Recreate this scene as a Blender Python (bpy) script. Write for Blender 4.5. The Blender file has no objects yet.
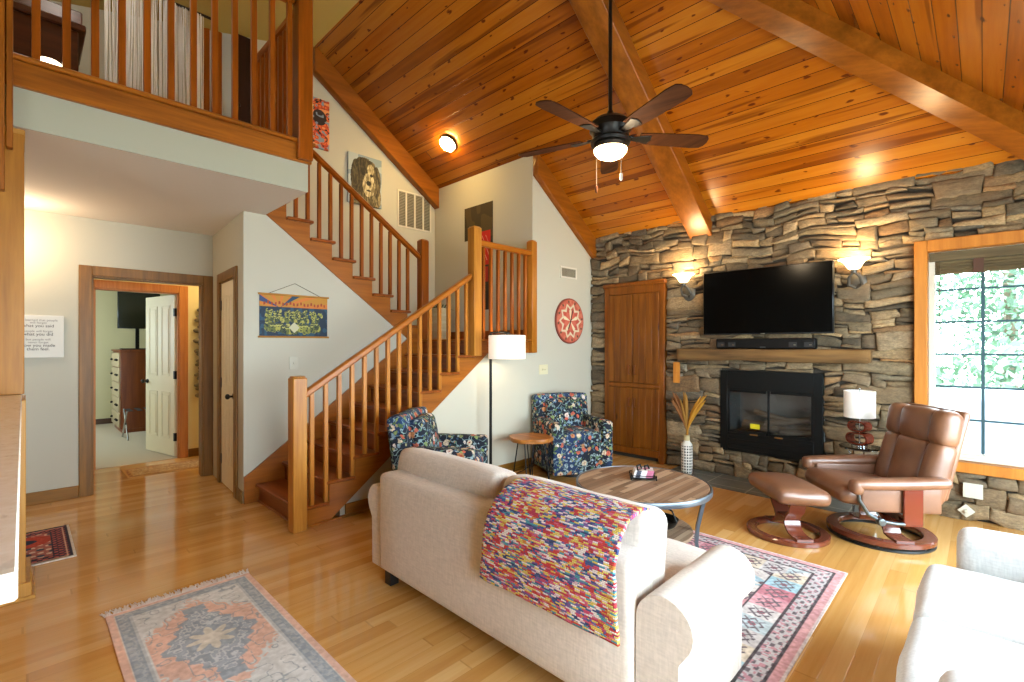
import bpy, bmesh, math, random
import numpy as np
from mathutils import Vector, Matrix, noise
random.seed(7)
rng = np.random.default_rng(7)
SC = bpy.context.scene
COL = SC.collection
PI = math.pi

# ---------------------------------------------------------------- camera, sky, sun, exposure
cam_d = bpy.data.cameras.new('camera')
cam = bpy.data.objects.new('camera', cam_d)
COL.objects.link(cam)
YAW = math.atan(471 / 480)
cam.location = (0, 0, 1.4)
cam.rotation_euler = (PI / 2, 0, YAW)
cam_d.sensor_width = 36
cam_d.lens = 36 * 480 / 1024
cam_d.shift_y = 4 / 1024
cam_d.clip_start = 0.02
SC.camera = cam

world = bpy.data.worlds.new('daylight')
SC.world = world
world.use_nodes = True
_bg = world.node_tree.nodes['Background']
_bg.inputs['Color'].default_value = (0.72, 0.89, 1.0, 1)
_bg.inputs['Strength'].default_value = 27.0

sun_d = bpy.data.lights.new('sun', 'SUN')
sun_d.energy = 6.0
sun_d.angle = 0.02
sun_d.color = (1, 0.95, 0.86)
sun = bpy.data.objects.new('sun', sun_d)
COL.objects.link(sun)
sun.rotation_euler = (0, math.radians(-42), 0)

SC.view_settings.view_transform = 'Standard'
SC.view_settings.look = 'None'
SC.view_settings.exposure = 0.0
SC.view_settings.gamma = 1.0
SC.view_settings.use_curve_mapping = False
SC.cycles.use_denoising = True
SC.cycles.max_bounces = 8
SC.cycles.diffuse_bounces = 5
SC.cycles.glossy_bounces = 4
SC.cycles.transparent_max_bounces = 12
SC.cycles.sample_clamp_indirect = 6
SC.cycles.caustics_reflective = False
SC.cycles.caustics_refractive = False


def portal(loc, rot, sx, sy):
    d = bpy.data.lights.new('window_daylight', 'AREA')
    d.shape = 'RECTANGLE'
    d.size, d.size_y = sx, sy
    d.cycles.is_portal = True
    o = bpy.data.objects.new('window_daylight', d)
    o.location = loc
    o.rotation_euler = rot
    COL.objects.link(o)


def lamp(loc, power, color=(1, .72, .42), r=.05, kind='POINT', rot=None, spot=None):
    d = bpy.data.lights.new('lamp_light', kind)
    d.energy = power
    d.color = color
    d.shadow_soft_size = r
    if kind == 'SPOT':
        d.spot_size = spot
        d.spot_blend = .6
    o = bpy.data.objects.new('lamp_light', d)
    o.location = loc
    if rot:
        o.rotation_euler = rot
    COL.objects.link(o)
    return o


# ---------------------------------------------------------------- materials
def lin(h):
    h = h.lstrip('#')
    v = [int(h[i:i + 2], 16) / 255 for i in (0, 2, 4)]
    return tuple(c / 12.92 if c <= .04045 else ((c + .055) / 1.055) ** 2.4 for c in v)


def lin4(h):
    return lin(h) + (1,)


class NT:
    def __init__(s, name):
        s.m = bpy.data.materials.new(name)
        s.m.use_nodes = True
        s.t = s.m.node_tree
        s.b = s.t.nodes['Principled BSDF']
        s.out = s.t.nodes['Material Output']

    def n(s, typ, props=None, **ins):
        nd = s.t.nodes.new(typ)
        for k, v in (props or {}).items():
            setattr(nd, k, v)
        for k, v in ins.items():
            key = int(k[1:]) if k[0] == '_' else k.replace('_', ' ')
            s.set(nd.inputs[key], v)
        return nd

    def set(s, sock, v):
        if isinstance(v, bpy.types.NodeSocket):
            s.t.links.new(v, sock)
        elif isinstance(v, tuple) and sock.type == 'RGBA' and len(v) == 3:
            sock.default_value = v + (1,)
        else:
            sock.default_value = v

    def p(s, **ins):
        for k, v in ins.items():
            s.set(s.b.inputs[k.replace('_', ' ')], v)

    def math(s, op, a, b=0.0):
        return s.n('ShaderNodeMath', {'operation': op}, _0=a, _1=b).outputs[0]

    def ramp(s, fac, stops, interp='LINEAR'):
        r = s.n('ShaderNodeValToRGB', _0=fac)
        cr = r.color_ramp
        cr.interpolation = interp
        while len(cr.elements) < len(stops):
            cr.elements.new(1)
        for e, (pos, c) in zip(cr.elements, stops):
            e.position = pos
            e.color = lin4(c) if isinstance(c, str) else (c, c, c, 1)
        return r.outputs[0]

    def mix(s, fac, a, b, blend='MIX'):
        r = s.n('ShaderNodeMix', {'data_type': 'RGBA', 'blend_type': blend}, _0=fac, _6=a, _7=b)
        return r.outputs[2]

    def map(s, vec, scale=(1, 1, 1), loc=(0, 0, 0), rot=(0, 0, 0)):
        return s.n('ShaderNodeMapping', Vector=vec, Scale=scale, Location=loc, Rotation=rot).outputs[0]

    def tc(s, kind='Object'):
        return s.n('ShaderNodeTexCoord').outputs[kind]

    def noise(s, vec, scale=5.0, detail=3.0, rough=.5, out=0):
        return s.n('ShaderNodeTexNoise', Vector=vec, Scale=scale, Detail=detail, Roughness=rough).outputs[out]

    def bump(s, h, strength=.3, dist=.01):
        s.p(Normal=s.n('ShaderNodeBump', Strength=strength, Distance=dist, Height=h).outputs[0])


CACHE = {}


def simple(name, col, rough=.5, metal=0., emit=0., ecol=None, bump=None, coat=0., var=0., spec=None):
    if name in CACHE:
        return CACHE[name]
    t = NT(name)
    t.p(Base_Color=lin(col), Roughness=rough, Metallic=metal)
    if spec is not None:
        t.p(Specular_IOR_Level=spec)
    if coat:
        t.p(Coat_Weight=coat, Coat_Roughness=.15)
    if emit:
        t.p(Emission_Color=lin(ecol or col), Emission_Strength=emit)
    if var:
        nz = t.noise(t.tc(), 6., 4.)
        c = lin(col)
        t.p(Base_Color=t.mix(t.ramp(nz, [(.3, 0.), (.7, 1.)]), tuple(v * (1 - var) for v in c), tuple(min(1, v * (1 + var)) for v in c)))
    if bump:
        t.bump(t.noise(t.tc(), bump[0], 4.), bump[1], bump[2] if len(bump) > 2 else .005)
    CACHE[name] = t.m
    return t.m


def wood(name, a, b, axis='x', rough=.42, scale=1., coat=.0, knots=0., spec=.32):
    key = name + '_' + axis
    if key in CACHE:
        return CACHE[key]
    t = NT(key)
    sc = {'x': (1.2, 18, 18), 'y': (18, 1.2, 18), 'z': (18, 18, 1.2)}[axis]
    v = t.map(t.tc(), tuple(c * scale for c in sc))
    g = t.noise(v, 1., 5., .6)
    g2 = t.noise(v, 3.5, 3., .6)
    f = t.math('ADD', t.math('MULTIPLY', g, .75), t.math('MULTIPLY', g2, .25))
    c = t.ramp(f, [(.32, a), (.68, b)])
    if knots:
        sk = {'x': (.25, 1, 1), 'y': (1, .25, 1), 'z': (1, 1, .25)}[axis]
        vo = t.n('ShaderNodeTexVoronoi', Vector=t.map(t.tc(), sk), Scale=knots).outputs[0]
        c = t.mix(t.ramp(vo, [(.05, 1.), (.12, 0.)]), c, lin('#3a1c0c'))
    t.p(Base_Color=c, Roughness=rough, Specular_IOR_Level=spec)
    if coat:
        t.p(Coat_Weight=coat, Coat_Roughness=.2)
    t.bump(f, .08, .003)
    CACHE[key] = t.m
    return t.m


def planks(name, width, length, stops, seam, rough, knots=True, knotcol='#4a1f0a', seam_w=.035, grain=.35, coat=0., bumpd=.004, vstreak=22., seam_a=.8, spec=.5):
    t = NT(name)
    uv = t.tc('UV')
    s = t.n('ShaderNodeSeparateXYZ', Vector=uv)
    u, v = s.outputs[0], s.outputs[1]
    vr = t.math('DIVIDE', v, width)
    row = t.math('FLOOR', vr)
    fr = t.math('SUBTRACT', vr, row)
    wn = t.n('ShaderNodeTexWhiteNoise', {'noise_dimensions': '1D'}, W=row).outputs[0]
    us = t.math('ADD', t.math('DIVIDE', u, length), t.math('MULTIPLY', wn, 7.3))
    cl = t.math('FLOOR', us)
    fu = t.math('SUBTRACT', us, cl)
    rnd = t.n('ShaderNodeTexWhiteNoise', {'noise_dimensions': '2D'}, Vector=t.n('ShaderNodeCombineXYZ', X=row, Y=cl).outputs[0]).outputs[0]
    vec = t.n('ShaderNodeCombineXYZ', X=t.math('MULTIPLY', u, 1.3), Y=t.math('MULTIPLY', v, vstreak), Z=t.math('MULTIPLY', rnd, 41.)).outputs[0]
    g = t.noise(vec, 1., 5., .6)
    f = t.math('ADD', t.math('MULTIPLY', g, grain), t.math('MULTIPLY', rnd, 1 - grain))
    c = t.ramp(f, stops)
    if knots:
        kv = t.n('ShaderNodeCombineXYZ', X=t.math('MULTIPLY', u, 4.6), Y=t.math('MULTIPLY', v, 9.5), Z=t.math('MULTIPLY', rnd, 9.)).outputs[0]
        kv2 = t.n('ShaderNodeVectorMath', {'operation': 'ADD'}, _0=kv, _1=t.n('ShaderNodeVectorMath', {'operation': 'SCALE'}, _0=t.noise(vec, 2., 2., .5, 1), Scale=.35).outputs[0]).outputs[0]
        vo = t.n('ShaderNodeTexVoronoi', {'voronoi_dimensions': '2D'}, Vector=kv2, Scale=1.)
        kc = t.n('ShaderNodeSeparateColor', Color=vo.outputs[1])
        pick = t.math('GREATER_THAN', kc.outputs[0], .60)
        kd = t.math('DIVIDE', vo.outputs[0], t.math('ADD', .35, kc.outputs[1]))
        k = t.math('MULTIPLY', t.ramp(kd, [(.075, 1.), (.125, 0.)]), pick)
        c = t.mix(t.math('MULTIPLY', k, .85), c, lin(knotcol))
        # long resin streaks
        st = t.ramp(t.noise(t.n('ShaderNodeCombineXYZ', X=t.math('MULTIPLY', u, .55), Y=t.math('MULTIPLY', v, 11.), Z=t.math('MULTIPLY', rnd, 23.)).outputs[0], 1., 2.), [(.60, 0.), (.66, 1.)])
        c = t.mix(t.math('MULTIPLY', st, .75), c, lin(stops[0][1]))
    e = t.math('LESS_THAN', fr, seam_w)
    e2 = t.math('LESS_THAN', fu, .004 / length * 2)
    sm = t.math('MAXIMUM', e, e2)
    c = t.mix(t.math('MULTIPLY', sm, seam_a), c, lin(seam))
    t.p(Base_Color=c, Roughness=rough, Specular_IOR_Level=spec)
    if coat:
        t.p(Coat_Weight=coat, Coat_Roughness=.12)
    hb = t.math('SUBTRACT', t.math('MULTIPLY', g, .08), sm)
    t.bump(hb, .35, bumpd)
    CACHE[name] = t.m
    return t.m


def attr(name, rough=.9, bump=None, metal=0., sheen=0., var=None):
    if name in CACHE:
        return CACHE[name]
    t = NT(name)
    c = t.n('ShaderNodeVertexColor', {'layer_name': 'Col'}).outputs[0]
    if var:
        nz = t.ramp(t.noise(t.tc(), var[0], 5., .65), [(.25, 1 - var[1]), (.75, 1 + var[1])])
        c = t.mix(1., c, nz, 'MULTIPLY')
    t.p(Base_Color=c, Roughness=rough)
    if sheen:
        t.p(Sheen_Weight=sheen)
    if bump:
        t.bump(t.noise(t.tc(), bump[0], 6., .65), bump[1], bump[2])
    CACHE[name] = t.m
    return t.m


# ---------------------------------------------------------------- mesh building
class MB:
    def __init__(s):
        s.bm = bmesh.new()

    def _bev(s, verts, b, seg=1):
        if b:
            es = list({e for v in verts for e in v.link_edges})
            bmesh.ops.bevel(s.bm, geom=es, offset=b, segments=seg, profile=.5, affect='EDGES', clamp_overlap=True)

    def bx(s, x0, x1, y0, y1, z0, z1, b=0., m=None):
        M = Matrix.Translation(((x0 + x1) / 2, (y0 + y1) / 2, (z0 + z1) / 2)) @ Matrix.Diagonal((abs(x1 - x0), abs(y1 - y0), abs(z1 - z0), 1))
        if m is not None:
            M = m @ M
        r = bmesh.ops.create_cube(s.bm, size=1, matrix=M)
        s._bev(r['verts'], b)
        return s

    def prism(s, poly, ax, a, b_, bev=0.):
        def pt(p, w):
            return {'x': (w, p[0], p[1]), 'y': (p[0], w, p[1]), 'z': (p[0], p[1], w)}[ax]
        A = [s.bm.verts.new(pt(p, a)) for p in poly]
        B = [s.bm.verts.new(pt(p, b_)) for p in poly]
        n = len(poly)
        s.bm.faces.new(A)
        s.bm.faces.new(B[::-1])
        for i in range(n):
            s.bm.faces.new((A[i], B[i], B[(i + 1) % n], A[(i + 1) % n]))
        s._bev(A + B, bev)
        return s

    def cyl(s, p0, p1, r0, r1=None, seg=16, b=0.):
        p0, p1 = Vector(p0), Vector(p1)
        d = p1 - p0
        M = Matrix.Translation((p0 + p1) / 2) @ d.to_track_quat('Z', 'Y').to_matrix().to_4x4()
        r = bmesh.ops.create_cone(s.bm, cap_ends=True, segments=seg, radius1=r0, radius2=r0 if r1 is None else r1, depth=d.length, matrix=M)
        if b:
            vs = r['verts']
            es = [e for e in {e for v in vs for e in v.link_edges} if len(e.link_faces) == 2 and any(len(f.verts) > 4 for f in e.link_faces)]
            bmesh.ops.bevel(s.bm, geom=es, offset=b, segments=2, profile=.5, affect='EDGES', clamp_overlap=True)
        return s

    def lathe(s, prof, c=(0, 0, 0), seg=24, m=None, sx=1., sy=1.):
        c = Vector(c)
        rings = []
        for r, z in prof:
            ring = []
            for i in range(seg):
                a = 2 * PI * i / seg
                p = Vector((r * math.cos(a) * sx, r * math.sin(a) * sy, z))
                if m is not None:
                    p = m @ p
                ring.append(s.bm.verts.new(p + c))
            rings.append(ring)
        for k in range(len(rings) - 1):
            for i in range(seg):
                j = (i + 1) % seg
                s.bm.faces.new((rings[k][i], rings[k][j], rings[k + 1][j], rings[k + 1][i]))
        if tuple(prof[0]) == tuple(prof[-1]):
            return s
        if prof[0][0] > 1e-4:
            s.bm.faces.new(rings[0][::-1])
        if prof[-1][0] > 1e-4:
            s.bm.faces.new(rings[-1])
        return s

    def tube(s, pts, r, seg=8, closed=False, flat=1.):
        pts = [Vector(p) for p in pts]
        n = len(pts)
        rad = r if isinstance(r, (list, tuple)) else [r] * n
        rings = []
        prev = None
        for i, p in enumerate(pts):
            a = pts[(i - 1) % n] if (closed or i > 0) else p
            b = pts[(i + 1) % n] if (closed or i < n - 1) else p
            d = (b - a).normalized()
            if prev is None:
                up = Vector((0, 0, 1)) if abs(d.z) < .9 else Vector((1, 0, 0))
                x = d.cross(up).normalized()
            else:
                x = (prev - d * prev.dot(d)).normalized()
            prev = x
            y = d.cross(x)
            rings.append([s.bm.verts.new(p + x * rad[i] * math.cos(2 * PI * k / seg) + y * rad[i] * flat * math.sin(2 * PI * k / seg)) for k in range(seg)])
        for i in range(n if closed else n - 1):
            A, B = rings[i], rings[(i + 1) % n]
            for k in range(seg):
                j = (k + 1) % seg
                s.bm.faces.new((A[k], A[j], B[j], B[k]))
        if not closed:
            s.bm.faces.new(rings[0][::-1])
            s.bm.faces.new(rings[-1])
        return s

    def strip(s, pts, th, w0, w1, ax='y'):
        """flat bar bent along pts (in the plane across ax), thickness th, from w0 to w1 along ax"""
        n = len(pts)
        L, Rr = [], []
        for i in range(n):
            a, b = pts[max(0, i - 1)], pts[min(n - 1, i + 1)]
            dx, dz = b[0] - a[0], b[1] - a[1]
            l = math.hypot(dx, dz) or 1
            nx, nz = -dz / l * th / 2, dx / l * th / 2
            L.append((pts[i][0] + nx, pts[i][1] + nz))
            Rr.append((pts[i][0] - nx, pts[i][1] - nz))

        def pt(p, w):
            return {'x': (w, p[0], p[1]), 'y': (p[0], w, p[1]), 'z': (p[0], p[1], w)}[ax]
        V = [[s.bm.verts.new(pt(q[i], w)) for q, w in ((L, w0), (L, w1), (Rr, w1), (Rr, w0))] for i in range(n)]
        for i in range(n - 1):
            for k in range(4):
                j = (k + 1) % 4
                s.bm.faces.new((V[i][k], V[i][j], V[i + 1][j], V[i + 1][k]))
        s.bm.faces.new(V[0][::-1])
        s.bm.faces.new(V[-1])
        return s

    def sph(s, c, r, sc=(1, 1, 1), seg=16):
        bmesh.ops.create_uvsphere(s.bm, u_segments=seg, v_segments=max(6, seg // 2), radius=r, matrix=Matrix.Translation(c) @ Matrix.Diagonal(sc + (1,)))
        return s

    def rbox(s, c, size, r=.03, bulge=(0, 0, 0), m=None, mid=5, wr=0.):
        """cushion: box with round edges; bulge puffs each pair of faces outward"""
        h = [d / 2 for d in size]
        r = min(r, min(h) * .98)

        def axis(hh):
            e = [-hh + r * (1 - math.cos(t * PI / 2 / 3)) for t in range(3)]
            return e + [-(hh - r) + 2 * (hh - r) * k / mid for k in range(mid + 1)] + [-v for v in e[::-1]]
        ax = [axis(v) for v in h]
        cache = {}
        M = Matrix.Translation(c) if m is None else Matrix.Translation(c) @ m

        def vert(p):
            key = tuple(round(v, 5) for v in p)
            if key not in cache:
                q = [max(-(h[i] - r), min(h[i] - r, p[i])) for i in range(3)]
                d = [p[i] - q[i] for i in range(3)]
                l = math.sqrt(sum(v * v for v in d)) or 1
                o = [q[i] + d[i] / l * r for i in range(3)]
                for i in range(3):
                    if bulge[i]:
                        j, k = (i + 1) % 3, (i + 2) % 3
                        w = (1 - (o[j] / h[j]) ** 2) * (1 - (o[k] / h[k]) ** 2)
                        o[i] += bulge[i] * w * (o[i] / h[i])
                v = Vector(o)
                if wr:
                    nv = noise.noise_vector(v * 7 + Vector(c) * 3)
                    v = v + nv * wr
                cache[key] = s.bm.verts.new(M @ v)
            return cache[key]
        for i in range(3):
            j, k = (i + 1) % 3, (i + 2) % 3
            for sg in (-1, 1):
                for a in range(len(ax[j]) - 1):
                    for b in range(len(ax[k]) - 1):
                        q = []
                        for (aa, bb) in ((a, b), (a + 1, b), (a + 1, b + 1), (a, b + 1)):
                            p = [0, 0, 0]
                            p[i], p[j], p[k] = sg * h[i], ax[j][aa], ax[k][bb]
                            q.append(vert(p))
                        if sg < 0:
                            q.reverse()
                        if len(set(q)) >= 3:
                            try:
                                s.bm.faces.new(q if len(set(q)) == 4 else list(dict.fromkeys(q)))
                            except ValueError:
                                pass
        return s

    def uvp(s, fn):
        """planar uv from position: fn(co) -> (u, v) in metres"""
        l = s.bm.loops.layers.uv.verify()
        for f in s.bm.faces:
            for lp in f.loops:
                lp[l].uv = fn(lp.vert.co)
        return s

    def obj(s, name, mat, parent=None, ang=40., kind=None):
        bmesh.ops.recalc_face_normals(s.bm, faces=s.bm.faces[:])
        ca = math.radians(ang)
        for f in s.bm.faces:
            f.smooth = True
        for e in s.bm.edges:
            if len(e.link_faces) != 2 or e.calc_face_angle(0) > ca:
                e.smooth = False
        me = bpy.data.meshes.new(name)
        s.bm.to_mesh(me)
        s.bm.free()
        me.materials.append(mat)
        o = bpy.data.objects.new(name, me)
        COL.objects.link(o)
        if parent is not None:
            o.parent = parent
        if kind:
            o['kind'] = kind
        return o


def tag(o, label, cat, group=None):
    o['label'] = label
    o['category'] = cat
    if group:
        o['group'] = group
    return o


def thing(name, label, cat, loc=(0, 0, 0), rz=0., group=None):
    o = bpy.data.objects.new(name, None)
    o.empty_display_size = .1
    COL.objects.link(o)
    o.location = loc
    o.rotation_euler = (0, 0, rz)
    return tag(o, label, cat, group)


def dup(root, loc, rz, label, group=None):
    r = root.copy()
    COL.objects.link(r)
    r.location = loc
    r.rotation_euler = (0, 0, rz)
    r['label'] = label
    if group:
        r['group'] = group
    for ch in list(root.children):
        c = ch.copy()
        COL.objects.link(c)
        c.parent = r
        for g in list(ch.children):
            d = g.copy()
            COL.objects.link(d)
            d.parent = c
    return r


def struct(name, mb, mat):
    return mb.obj(name, mat, kind='structure')


def patch(name, w, h, nx, ny, fn, mat, th=.008, parent=None, warp=None, two=False):
    """w x h sheet in local xy (centred), top at z=th, coloured per vertex by fn(U,V) with U,V in 0..1"""
    xs = np.linspace(0, 1, nx + 1)
    ys = np.linspace(0, 1, ny + 1)
    U, V = np.meshgrid(xs, ys)
    c = np.clip(fn(U, V), 0, 1).reshape(-1, 3)
    P = np.stack([(U.ravel() - .5) * w, (V.ravel() - .5) * h, np.full(U.size, th)], 1)
    if warp is not None:
        P = warp(P, U.ravel(), V.ravel())
    n = (nx + 1) * (ny + 1)
    idx = np.arange(n).reshape(ny + 1, nx + 1)
    F = np.stack([idx[:-1, :-1], idx[:-1, 1:], idx[1:, 1:], idx[1:, :-1]], -1).reshape(-1, 4).tolist()
    ring = list(idx[0, :]) + list(idx[1:, -1]) + list(idx[-1, -2::-1]) + list(idx[-2:0:-1, 0])
    base = P[ring].copy()
    base[:, 2] -= th
    P = np.vstack([P, base])
    c = np.vstack([c, c[ring]])
    m = len(ring)
    for i in range(m):
        j = (i + 1) % m
        F.append([int(ring[j]), int(ring[i]), n + i, n + j])
    F.append([n + i for i in range(m)][::-1])
    me = bpy.data.meshes.new(name)
    me.from_pydata(P.tolist(), [], F)
    a = me.color_attributes.new('Col', 'FLOAT_COLOR', 'POINT')
    lc = np.where(c <= .04045, c / 12.92, ((c + .055) / 1.055) ** 2.4)
    a.data.foreach_set('color', np.hstack([lc, np.ones((len(lc), 1))]).astype(np.float32).ravel())
    me.materials.append(mat)
    o = bpy.data.objects.new(name, me)
    COL.objects.link(o)
    if parent is not None:
        o.parent = parent
    return o


def rgb(h):
    h = h.lstrip('#')
    return np.array([int(h[i:i + 2], 16) / 255 for i in (0, 2, 4)])


def vnoise(U, V, sx, sy, seed=0):
    """smooth value noise in 0..1"""
    r = np.random.default_rng(seed)
    g = r.random((int(sy) + 3, int(sx) + 3))
    x, y = U * sx, V * sy
    xi, yi = x.astype(int), y.astype(int)
    fx, fy = x - xi, y - yi
    fx, fy = fx * fx * (3 - 2 * fx), fy * fy * (3 - 2 * fy)
    return (g[yi, xi] * (1 - fx) + g[yi, xi + 1] * fx) * (1 - fy) + (g[yi + 1, xi] * (1 - fx) + g[yi + 1, xi + 1] * fx) * fy


def lay(c, mask, col, a=1.):
    """paint colour where mask is true"""
    m = (mask.astype(float) * a)[..., None]
    return c * (1 - m) + (rgb(col) if isinstance(col, str) else col) * m
# ---------------------------------------------------------------- shared materials
OAK = ('#6c3806', '#a46014')
oak_x = wood('oak', *OAK, 'x')
oak_y = wood('oak', *OAK, 'y')
oak_z = wood('oak', *OAK, 'z')
lt_oak_z = wood('light_oak', '#a86f35', '#cf9a58', 'z')
case_y = wood('casing', '#5e3c0a', '#8e601c', 'y')
case_z = wood('casing', '#5e3c0a', '#8e601c', 'z')
beam_w = wood('beam', '#6e3a08', '#9c5a18', 'x', rough=.3, scale=.6)
beam_y = wood('beam', '#6e3a08', '#9c5a18', 'y', rough=.3, scale=.6)
wall_m = simple('wall_paint', '#b7b3a2', .85, bump=(90, .12, .002))
ceil_paint = simple('soffit_paint', '#d6cec4', .9, bump=(90, .1, .002))
cream = simple('cream_paint', '#e3d6a8', .85)
olive = simple('bedroom_paint', '#c2b98e', .85)
white_door = simple('white_door_paint', '#d6c9a4', .5)
black_iron = simple('black_iron', '#15130f', .45, .6)
bronze = simple('dark_bronze', '#2a211a', .45, .7)
plate_w = simple('white_plastic', '#c4bfae', .5)
ceil_m = planks('pine_ceiling', .1224, 400., [(.05, '#622c02'), (.45, '#965008'), (.95, '#b67620')], '#3a1602', .27, spec=.36, seam_w=.045, seam_a=1., grain=.5, knotcol='#4a1806')
floor_m = planks('maple_floor', .083, 1.9, [(.05, '#aa7232'), (.5, '#c69452'), (.95, '#d9b278')], '#7e5220', .10, knots=False, seam_w=.025, grain=.6, bumpd=.0006, vstreak=26., seam_a=.28)

YN = 5.29      # stone wall face
XW = -3.72     # wall under the stairs
SL = .70       # roof pitch


def zc(y):     # main roof slope above y
    return 2.8 + SL * (YN - y)


# ---------------------------------------------------------------- floor
struct('floor', MB().bx(-7.14, 1.4, -2.7, 5.6, -.12, 0).uvp(lambda c: (c.y, c.x)), floor_m)
carpet = simple('bedroom_carpet', '#b9ab92', .95, bump=(300, .4, .004))
struct('floor_bedroom', MB().bx(-11.2, -7.12, -1.2, 3.1, -.12, .006), carpet)
slate = NT('slate_tile')
_uv = slate.tc()
_br = slate.n('ShaderNodeTexBrick', {'offset': .0}, Vector=_uv, Scale=1., Mortar_Size=.006, Brick_Width=.40, Row_Height=.27, Color1=lin('#5d625f'), Color2=lin('#6d706a'), Mortar=lin('#a9a59a'))
_nz = slate.ramp(slate.noise(_uv, 7., 5.), [(.3, .75), (.7, 1.2)])
slate.p(Base_Color=slate.mix(1., _br.outputs[0], _nz, 'MULTIPLY'), Roughness=.35)
slate.bump(slate.noise(_uv, 12., 4.), .15, .004)
struct('trim_1', MB().bx(-2.5, -.45, 4.77, 5.34, -.01, .008, .002), slate.m)

# ---------------------------------------------------------------- walls
WN = MB()      # backing of the stone wall, holes for the window, the fireplace
WN.bx(-3.84, -2.03, 5.33, 5.47, 0, 2.95).bx(-2.03, -1.07, 5.33, 5.47, 0, .30).bx(-2.03, -1.07, 5.33, 5.47, 1.11, 2.95)
WN.bx(-1.07, -.33, 5.33, 5.47, 0, 2.95).bx(-.33, .88, 5.33, 5.47, 0, .47).bx(-.33, .88, 5.33, 5.47, 2.17, 2.75)
WN.bx(.88, 1.34, 5.33, 5.47, 0, 2.35)
mortar = simple('mortar', '#40382e', .95)
struct('wall_north', WN, mortar)
WW = MB().prism([(1.80, 0), (5.45, 0), (5.45, 2.72), (4.13, zc(4.13) + .05), (4.13, 1.33), (3.43, 1.33), (1.80, .075)], 'x', XW - .12, XW)
struct('wall_west', WW, wall_m)
struct('wall_alcove', MB().prism([(-5.72, 0), (XW - .12, 0), (XW - .12, zc(4.13) + .05), (-5.72, zc(4.13) + .05)], 'y', 4.13, 4.25), wall_m)
WD = MB().prism([(1.54, 0), (4.25, 0), (4.25, zc(4.25) + .05), (2.36, zc(2.36) + .05), (-2.6, 3.65), (-2.6, 2.6), (1.54, 2.6)], 'x', -5.72, -5.6)
struct('wall_upstairs', WD, wall_m)
WT = MB().prism([(1.362, 0), (3.2, 0), (3.2, 1.40), (1.42, 2.72), (1.362, 2.72)], 'x', -4.77, -4.65)
struct('wall_stair', WT, wall_m)
WC = MB().bx(-5.94, -5.54, 1.437, 1.53, 0, 2.6).bx(-4.93, -4.66, 1.437, 1.53, 0, 2.6).bx(-5.54, -4.93, 1.437, 1.53, 2.03, 2.6)


def closet_turn(o):      # the closet wall stands a few degrees off square
    a_ = -.0596
    o.rotation_euler.z += a_
    p = Vector((-5.94, 1.437, 0))
    o.location = p + Matrix.Rotation(a_, 3, 'Z') @ (Vector(o.location) - p)
    return o


closet_turn(struct('wall_closet', WC, wall_m))
WO = MB().bx(-6.06, -5.94, -2.6, .452, 0, 2.6).bx(-6.06, -5.94, 1.345, 1.9, 0, 2.6).bx(-6.06, -5.94, .452, 1.345, 2.047, 2.6)
struct('wall_doorway', WO, wall_m)
WH = MB().bx(-7.22, -7.1, -1.2, .55, 0, 2.5).bx(-7.22, -7.1, 1.353, 3.1, 0, 2.5).bx(-7.22, -7.1, .55, 1.353, 2.04, 2.5)
struct('wall_hall', WH, cream)
struct('wall_hall_end', MB().bx(-7.1, -5.94, 2.6, 2.7, 0, 2.5).bx(-7.1, -6.06, -1.2, -1.1, 0, 2.5).bx(-6.06, -5.94, 1.9, 2.6, 0, 2.5), cream)
struct('ceiling_hall', MB().bx(-7.1, -6.0, -1.2, 2.7, 2.5, 2.56), cream)
WB = MB().bx(-11.22, -11.1, -1.2, 3.1, 0, 2.5).bx(-11.1, -7.22, 3.0, 3.1, 0, 2.5)
WB.bx(-11.1, -10.2, -1.2, -1.1, 0, 2.5).bx(-8.4, -7.22, -1.2, -1.1, 0, 2.5).bx(-10.2, -8.4, -1.2, -1.1, 0, 1.3).bx(-10.2, -8.4, -1.2, -1.1, 1.9, 2.5)
struct('wall_bedroom', WB, olive)
struct('ceiling_bedroom', MB().bx(-11.2, -7.1, -1.2, 3.1, 2.5, 2.56), ceil_paint)
struct('baseboard_bedroom', MB().bx(-11.1, -11.08, -1.1, 3.0, 0, .1), wood('dark_base', '#3a2411', '#54361b', 'y'))
portal((-9.3, -1.15, 1.6), (PI / 2, 0, 0), 1.8, .6)
# right hand side of the room, with windows on the garden
WE = MB().bx(1.2, 1.34, -2.7, .1, 0, 2.3).bx(1.2, 1.34, 2.05, 2.3, 0, 2.3).bx(1.2, 1.34, 4.5, 5.45, 0, 2.3)
WE.bx(1.2, 1.34, .1, 2.05, 0, .3).bx(1.2, 1.34, 2.3, 4.5, 0, .3).bx(1.2, 1.34, .1, 2.05, 2.1, 2.3).bx(1.2, 1.34, 2.3, 4.5, 2.1, 2.3)
struct('wall_east', WE, wall_m)
portal((1.27, 1.075, 1.2), (0, PI / 2, 0), 1.8, 1.95)
portal((1.27, 3.4, 1.2), (0, PI / 2, 0), 1.8, 2.2)
WS = MB().bx(-6.06, -1.5, -2.72, -2.6, 0, 3.7).bx(-.4, 1.34, -2.72, -2.6, 0, 3.7).bx(-1.5, -.4, -2.72, -2.6, 0, .9).bx(-1.5, -.4, -2.72, -2.6, 1.9, 3.7)
struct('wall_south', WS, wall_m)
portal((-.95, -2.66, 1.4), (PI / 2, 0, 0), 1.1, 1.0)


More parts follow.
